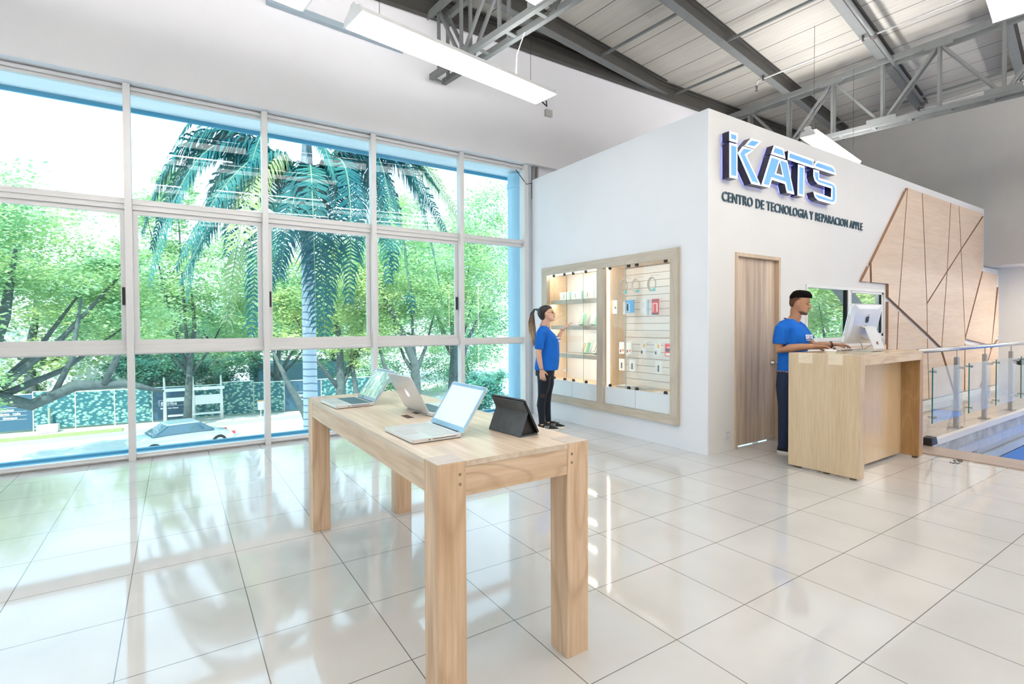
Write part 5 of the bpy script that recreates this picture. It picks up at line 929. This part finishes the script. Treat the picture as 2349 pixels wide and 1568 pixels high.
# trees
DENS = 2.0
LM = [leafmat('leaf_lime', (.22, .46, .26), (.56, .72, .34)), leafmat('leaf_green', (.16, .42, .26), (.42, .64, .36)), leafmat('leaf_teal', (.07, .30, .28), (.24, .50, .36)), leafmat('leaf_yellowgreen', (.26, .46, .20), (.66, .74, .34))]
BARK = mat('tree_bark', (.085, .115, .115), .9, var=.3, vs=6)
def tree(label, x, y, blobs, n, m_, sz=.2, limbs=None, trunk=.22, seed=1, group='leafy street trees', gz=GZ):
    rnd = random.Random(seed); rt = empty('leafy_tree', (x, y, gz), 0, label, 'tree', group); k = MB()
    n = int(n*DENS); sz *= .86; tot = sum(b[3]**2 for b in blobs)
    for bx, by, bz, br in blobs:
        cnt = int(n*br*br/tot); nc = max(5, int(br*11)); cl = []
        for i in range(nc):
            while True:
                q = Vector((rnd.uniform(-1, 1), rnd.uniform(-1, 1), rnd.uniform(-1, 1)))
                if .3 < q.length < 1: break
            cl.append(Vector((bx, by, bz-gz))+q*br*.95)
        for i in range(cnt):
            c = rnd.choice(cl); q = Vector((rnd.gauss(0, 1), rnd.gauss(0, 1), rnd.gauss(0, .6)))*br*.19; p = c+q-Vector((x, y, 0))
            a = rnd.uniform(0, 6.28); t_ = rnd.uniform(-.9, .9); u = Vector((math.cos(a), math.sin(a), t_*.6)).normalized(); v = u.cross(Vector((rnd.uniform(-1, 1), rnd.uniform(-1, 1), 1.2))).normalized(); s_ = sz*rnd.uniform(.6, 1.3)
            k.add([p-u*s_*.5, p+v*s_*.28, p+u*s_*.5, p-v*s_*.28], [(0, 1, 2, 3)])
    k.build('foliage', m_, rt)
    k = MB(); top = Vector((blobs[0][0]-x, blobs[0][1]-y, blobs[0][2]-gz-blobs[0][3]*.2)); mid = Vector((rnd.uniform(-.3, .3), rnd.uniform(-.3, .3), top.z*.45))
    k.tube([(0, 0, 0), tuple(mid*.5), tuple(mid), tuple((mid+top)/2+Vector((.2, 0, 0))), tuple(top)], [trunk*1.2, trunk, trunk*.8, trunk*.55, trunk*.2], 10); k.build('trunk', BARK, rt, smooth=True)
    for j, (bx, by, bz, br) in enumerate(blobs[1:]):
        e = Vector((bx-x, by-y, bz-gz)); c = mid*.9+(e-mid)*.5+Vector((0, 0, -.3)); k = MB(); k.tube([tuple(mid*.85), tuple(c), tuple(e)], [trunk*.5, trunk*.32, trunk*.08], 8); k.build('branch', BARK, rt, smooth=True)
    for L_ in (limbs or []): k = MB(); k.tube([tuple(Vector(p)-Vector((x, y, gz))) for p in L_[0]], L_[1], 9); k.build('branch', BARK, rt, smooth=True)
    return rt
# big near tree on the left with a mossy horizontal limb
tree('big leafy tree at the far left with a long dark horizontal branch', -5.6, 24, [(-4.6, 24.5, 4.6, 2.6), (-6.6, 23, 2.2, 2.6), (-2.8, 25.5, 3.0, 2.2), (-7, 25, 5.0, 2.4), (-1.4, 26, 1.6, 1.7), (-5.5, 22.5, -.3, 1.3), (-1.4, 25, 3.8, 1.3)], 17000, LM[0], .20,
     [([(-5.9, 24, -3.5), (-6.0, 24, -1.8), (-5.3, 24, -.9), (-4.2, 24, -1.35), (-3.0, 24, -.75), (-1.6, 24.2, -.8), (-.4, 24.4, -1.2)], [.30, .30, .26, .2, .2, .15, .06]), ([(-3.6, 24, -1.0), (-3.1, 24, .2), (-2.8, 24, 2.4)], [.1, .09, .04]), ([(-2.2, 24, -.75), (-1.6, 24, .7), (-1.3, 24, 2.6)], [.11, .1, .05])], .3, 2)
tree('leafy lime green tree in the first window bay behind the street', -7, 41, [(-7, 42, 5.5, 4), (-3, 43, 3.5, 3.6), (-10, 42, 3.5, 4), (-5, 41, 0.5, 2.6)], 12000, LM[3], .3, None, .3, 3)
tree('bushy teal tree above the left ivy hoarding', -1.5, 41.5, [(-1.5, 42, -.6, 2.0), (.3, 42, -1.3, 1.4), (-3, 42, -1.5, 1.3)], 5000, LM[2], .24, None, .2, 4)
tree('tall pale leafy tree left of the palm, its thin top in the sky', .5, 34, [(.8, 34, 4.2, 3.0), (-1.2, 34.5, 7.4, 1.8), (2.6, 35, 2.0, 2.4), (-1.0, 34, 2.0, 2.2), (.2, 34, 8.9, 1.1)], 12000, LM[0], .24, None, .2, 5)
tree('wide green tree directly behind the palm crown', 6, 38.5, [(6, 39.5, 2.0, 3.0), (3.6, 40, .6, 2.4), (8.5, 40, .6, 2.4), (5.5, 40, 5, 2.4), (9.5, 40, 4.4, 2.6)], 12000, LM[1], .26, None, .25, 6)
tree('leaning forked tree with two dark trunks right of the palm trunk', 6.6, 25, [(6.3, 25.5, 3.2, 2.2), (4.6, 25, 1.8, 1.6), (8.2, 26, 2.2, 1.9), (7.2, 25, .4, 1.2)], 9000, LM[3], .20,
     [([(5.4, 24.5, -4.4), (4.9, 24.5, -2.6), (4.2, 24.6, -1.2), (3.6, 24.8, .3)], [.2, .18, .12, .06]), ([(6.7, 25, -3.2), (7.4, 25, -2.2), (7.2, 25, -.8), (7.7, 25, .6)], [.16, .15, .11, .06])], .24, 7)
tree('slender leaning tree in the fourth window bay', 11, 26, [(8.5, 26.5, 4.5, 2.2), (11, 27, 4.2, 2.6), (13, 28, 2.4, 2.4), (10, 27, 1.2, 1.7)], 11000, LM[0], .21,
     [([(11.4, 25, -4.4), (10.9, 25, -3.0), (9.8, 25, -2.0), (8.9, 25.2, -.8), (8.6, 25.4, .4)], [.2, .18, .13, .1, .06])], .28, 8)
tree('large bright tree filling the last window bay', 15, 30, [(14.5, 30, 6, 3.4), (17.5, 31, 4, 3.4), (14.5, 31, 1.8, 2.7), (18, 32, 8.5, 3), (12.5, 31, 7.6, 2.4)], 14000, LM[0], .25, [([(14.4, 28, -2), (15.2, 28, .5), (16.6, 28.5, 2.6)], [.13, .1, .05])], .3, 9)
tree('round bush with thin stems low in the last window bay', 11.8, 21.5, [(11.8, 21.5, -2.0, 1.25), (12.9, 22, -1.5, 1.0)], 4500, LM[2], .17, None, .06, 10)
tree('dense tree in the far distance at the left edge', -16, 47, [(-16, 48, 5, 5), (-22, 48, 4, 5)], 7000, LM[1], .38, None, .3, 12)
tree('broad distant tree behind the right window bays', 24, 46, [(22, 47, 6, 6), (30, 47, 6, 6), (14, 49, 3, 5), (26, 47, 0, 4)], 14000, LM[1], .4, None, .4, 13)
tree('distant tree behind the hoarding in the second bay', 3, 50, [(2, 51, 2, 4.5), (9, 51, 1, 4), (-4, 52, 2, 4.5)], 12000, LM[1], .36, None, .3, 14)
tree('green tree seen through the small kiosk window', 21, 9.4, [(20.5, 9.3, 1.2, 1.9), (22, 8.4, 2.6, 1.9), (22, 10.6, 2.2, 2.1), (23, 9, -.2, 1.8)], 11000, LM[3], .22, None, .25, 15)
tree('larger tree farther off seen through the small kiosk window', 34, 14.5, [(33, 15.5, 2, 4), (36, 12.5, 3, 4.0), (35, 15, -1.5, 3.5)], 8000, LM[0], .32, None, .3, 16)
tree('low bushy hedge behind the left hoarding panels', -9, 41.5, [(-11, 41.5, -2.6, 1.7), (-8.5, 41.5, -2.2, 1.8), (-6, 41.5, -2.8, 1.5), (-13.5, 41.5, -2.2, 2)], 6000, LM[3], .22, None, .06, 21)
tree('low dark hedge behind the bus shelter', 3.4, 43, [(1.4, 43, -2.3, 1.6), (4, 43.4, -2.0, 1.8), (-1, 43.5, -2.2, 1.6)], 5000, LM[2], .24, None, .06, 22)
tree('shrubs behind the hoarding right of the palm trunk', 14, 40, [(12, 40, -2.4, 2.0), (15, 40, -1.8, 2.2), (18.5, 40, -2.4, 2.2), (22, 41, -1.5, 2.5)], 8000, LM[1], .24, None, .06, 23)
tree('tall pale tree behind the third bay', 11, 44, [(11, 45, 6, 3.4), (14, 45, 3, 3.2), (8, 45, 2.8, 3), (12, 45, -.2, 2.4), (16.5, 45, 6, 3)], 12000, LM[3], .3, None, .25, 24)
k = MB(); k.box2((-14, 52, GZ), (4, 60, 1.5)); tag(k.build('distant_house', mat('pale_house', (.72, .76, .78), .8)), 'pale house wall behind the trees at the left', 'house')
k = MB(); k.box2((5.2, 42, GZ), (12, 48, -1.6)); tag(k.build('market_stall', mat('stall_blue', (.12, .3, .42), .7)), 'blue shaded stall behind the hoarding between the second and third bays', 'stall')
# royal palm
PB = bpy.data.materials.new('palm_trunk'); PB.use_nodes = True; n = PB.node_tree.nodes; l = PB.node_tree.links; t = n.new('ShaderNodeTexCoord'); s_ = n.new('ShaderNodeSeparateXYZ'); l.new(t.outputs['Object'], s_.inputs[0]); no = n.new('ShaderNodeTexNoise'); no.inputs['Scale'].default_value = 2; l.new(t.outputs['Object'], no.inputs[0])
a = n.new('ShaderNodeMath'); a.operation = 'MULTIPLY_ADD'; a.inputs[1].default_value = .12; l.new(no.outputs[0], a.inputs[0]); l.new(s_.outputs['Z'], a.inputs[2]); q = n.new('ShaderNodeMath'); q.operation = 'PINGPONG'; q.inputs[1].default_value = .085; l.new(a.outputs[0], q.inputs[0])
cr = n.new('ShaderNodeValToRGB'); e = cr.color_ramp.elements; e[0].position = .006; e[0].color = (.14, .2, .28, 1); e[1].position = .022; e[1].color = (.50, .58, .66, 1); l.new(q.outputs[0], cr.inputs[0]); l.new(cr.outputs[0], n['Principled BSDF'].inputs['Base Color']); n['Principled BSDF'].inputs['Roughness'].default_value = .8
pm = empty('palm_tree', (2.70, 13.0, GZ), 0, 'tall palm tree with a ringed pale trunk and drooping fronds filling the middle bays', 'palm tree')
ZC = 5.1-GZ
k = MB(); k.tube([(0, 0, -.3), (0, 0, 1), (.02, 0, 4), (.0, 0, 7.2), (-.04, 0, ZC-1.0)], [.22, .18, .165, .15, .14], 20); k.build('trunk', PB, pm, smooth=True)
k = MB(); k.tube([(-.04, 0, ZC-1.0), (-.04, 0, ZC-.72), (-.03, 0, ZC-.3), (0, 0, ZC+.4), (0, 0, ZC+1.6)], [.15, .22, .17, .12, .07], 20); k.build('crownshaft', mat('crownshaft_grey_blue', (.18, .27, .33), .7, var=.25, vs=12, vscale=(6, 6, .5)), pm, smooth=True)
PL = leafmat('palm_leaflets_shaded', (.015, .11, .15), (.06, .24, .22), .15); PLH = leafmat('palm_leaflets_pale', (.30, .42, .16), (.52, .60, .34), .3); RAC = mat('palm_rachis', (.20, .30, .20), .7)  # dark teal holds the shade on the fronds in the leaf colour
def frond(P0, P1, P2, seed, mt_=PL, wl=.80):
    rnd = random.Random(seed); P0, P1, P2 = Vector(P0), Vector(P1), Vector(P2); Cc = P1*2-(P0+P2)/2; N = 22
    pts = [P0*(1-t)**2+Cc*2*t*(1-t)+P2*t*t for t in [i/N for i in range(N+1)]]
    k = MB(); k.tube([p.copy() for p in pts], [.032*(1-i/N*.85) for i in range(N+1)], 6); fr_ = k.build('frond', RAC, pm, smooth=True)
    k = MB(); M_ = 84
    for i in range(M_):
        f_ = .16+.84*i/M_; a = f_*N; i0 = min(N-1, int(a)); b0 = pts[i0].lerp(pts[i0+1], a-i0); tg = (pts[i0+1]-pts[i0]).normalized(); side = tg.cross(Vector((0, 0, 1)))
        side = side.normalized() if side.length > .1 else Vector((1, 0, 0)); ll = wl*(1 if f_ < .75 else (1.0-f_)/.25*.75+.25)*min(1, f_*3.2)*rnd.uniform(.8, 1.1)
        for s_ in (-1, 1):
            dr = (side*s_*.8+tg*.5+Vector((0, 0, rnd.uniform(-.35, .2)))).normalized(); q1 = b0+dr*ll*.42; d2 = (dr*.8+tg*.15+Vector((rnd.uniform(-.12, .12), rnd.uniform(-.12, .12), -.75-rnd.uniform(0, .6)))).normalized(); q2 = q1+d2*ll*.6; w_ = tg*.03
            k.add([b0-w_*.6, b0+w_*.6, q1+w_*1.1, q1-w_*1.1], [(0, 1, 2, 3)]); k.add([q1-w_*1.1, q1+w_*1.1, q2], [(0, 1, 2)])
    k.build('leaflets', mt_, fr_)
FR = [
( (0.0, 0.0, 9.12) , (-1.88, -0.4, 9.79) , (-3.12, -0.8, 6.66) ),( (-0.05, 0.0, 9.01) , (-1.16, -0.7, 9.56) , (-2.69, -1.4, 6.97) ),( (-0.05, 0.0, 9.01) , (-1.11, -0.9, 9.33) , (-1.87, -1.8, 5.93) ),
( (-0.0, 0.0, 8.91) , (-0.34, -1.0, 9.24) , (-0.97, -2.0, 6.84) ),( (0.03, 0.0, 8.92) , (-0.16, -1.2, 9.22) , (-0.36, -2.4, 5.8) ),( (0.07, 0.0, 9.02) , (0.61, -1.0, 9.59) , (0.39, -2.0, 6.34) ),
( (0.07, 0.0, 9.13) , (1.35, -0.6, 10.34) , (1.71, -1.2, 7.17) ),( (0.07, 0.0, 9.13) , (1.98, -0.4, 10.52) , (3.16, -0.8, 6.43) ),( (0.03, 0.0, 9.23) , (1.98, -0.1, 10.83) , (4.27, -0.2, 8.44) ),
( (-0.05, 0.0, 9.22) , (-2.01, 0.1, 10.2) , (-3.25, 0.2, 7.81) ),( (-0.03, 0.0, 9.22) , (-1.26, 0.8, 10.16) , (-2.06, 1.6, 7.91) ),( (0.07, 0.0, 9.23) , (1.57, 0.8, 10.56) , (2.43, 1.6, 8.28) ),
( (0.0, 0.0, 10.26) , (-1.51, -0.1, 11.05) , (-2.7, -0.2, 9.56) ),( (0.0, 0.0, 10.37) , (-1.21, -0.5, 10.74) , (-2.25, -1.0, 9.89) ),( (0.0, 0.0, 10.26) , (-0.87, -0.5, 10.34) , (-1.37, -1.0, 8.89) ),
( (0.06, 0.0, 10.27) , (1.52, -0.1, 11.02) , (3.4, -0.2, 9.55) ),( (0.06, 0.0, 10.38) , (0.86, -0.5, 10.9) , (2.09, -1.0, 9.62) ),( (0.02, 0.0, 10.27) , (0.0, -0.75, 10.53) , (0.28, -1.5, 9.02) )]
FR += [((a[0], a[1], a[2]-.05), (b_[0]*.9+.12*(-1)**i, b_[1]+.25, b_[2]-.22), (c[0]*.88+.25*(-1)**i, c[1]+.5, c[2]-.25)) for i, (a, b_, c) in enumerate(FR[:12])]
for i, (a, b_, c) in enumerate(FR): frond(a, b_, c, 20+i, PLH if i in (2, 8) else PL, .42 if 12 <= i < 18 else .8)
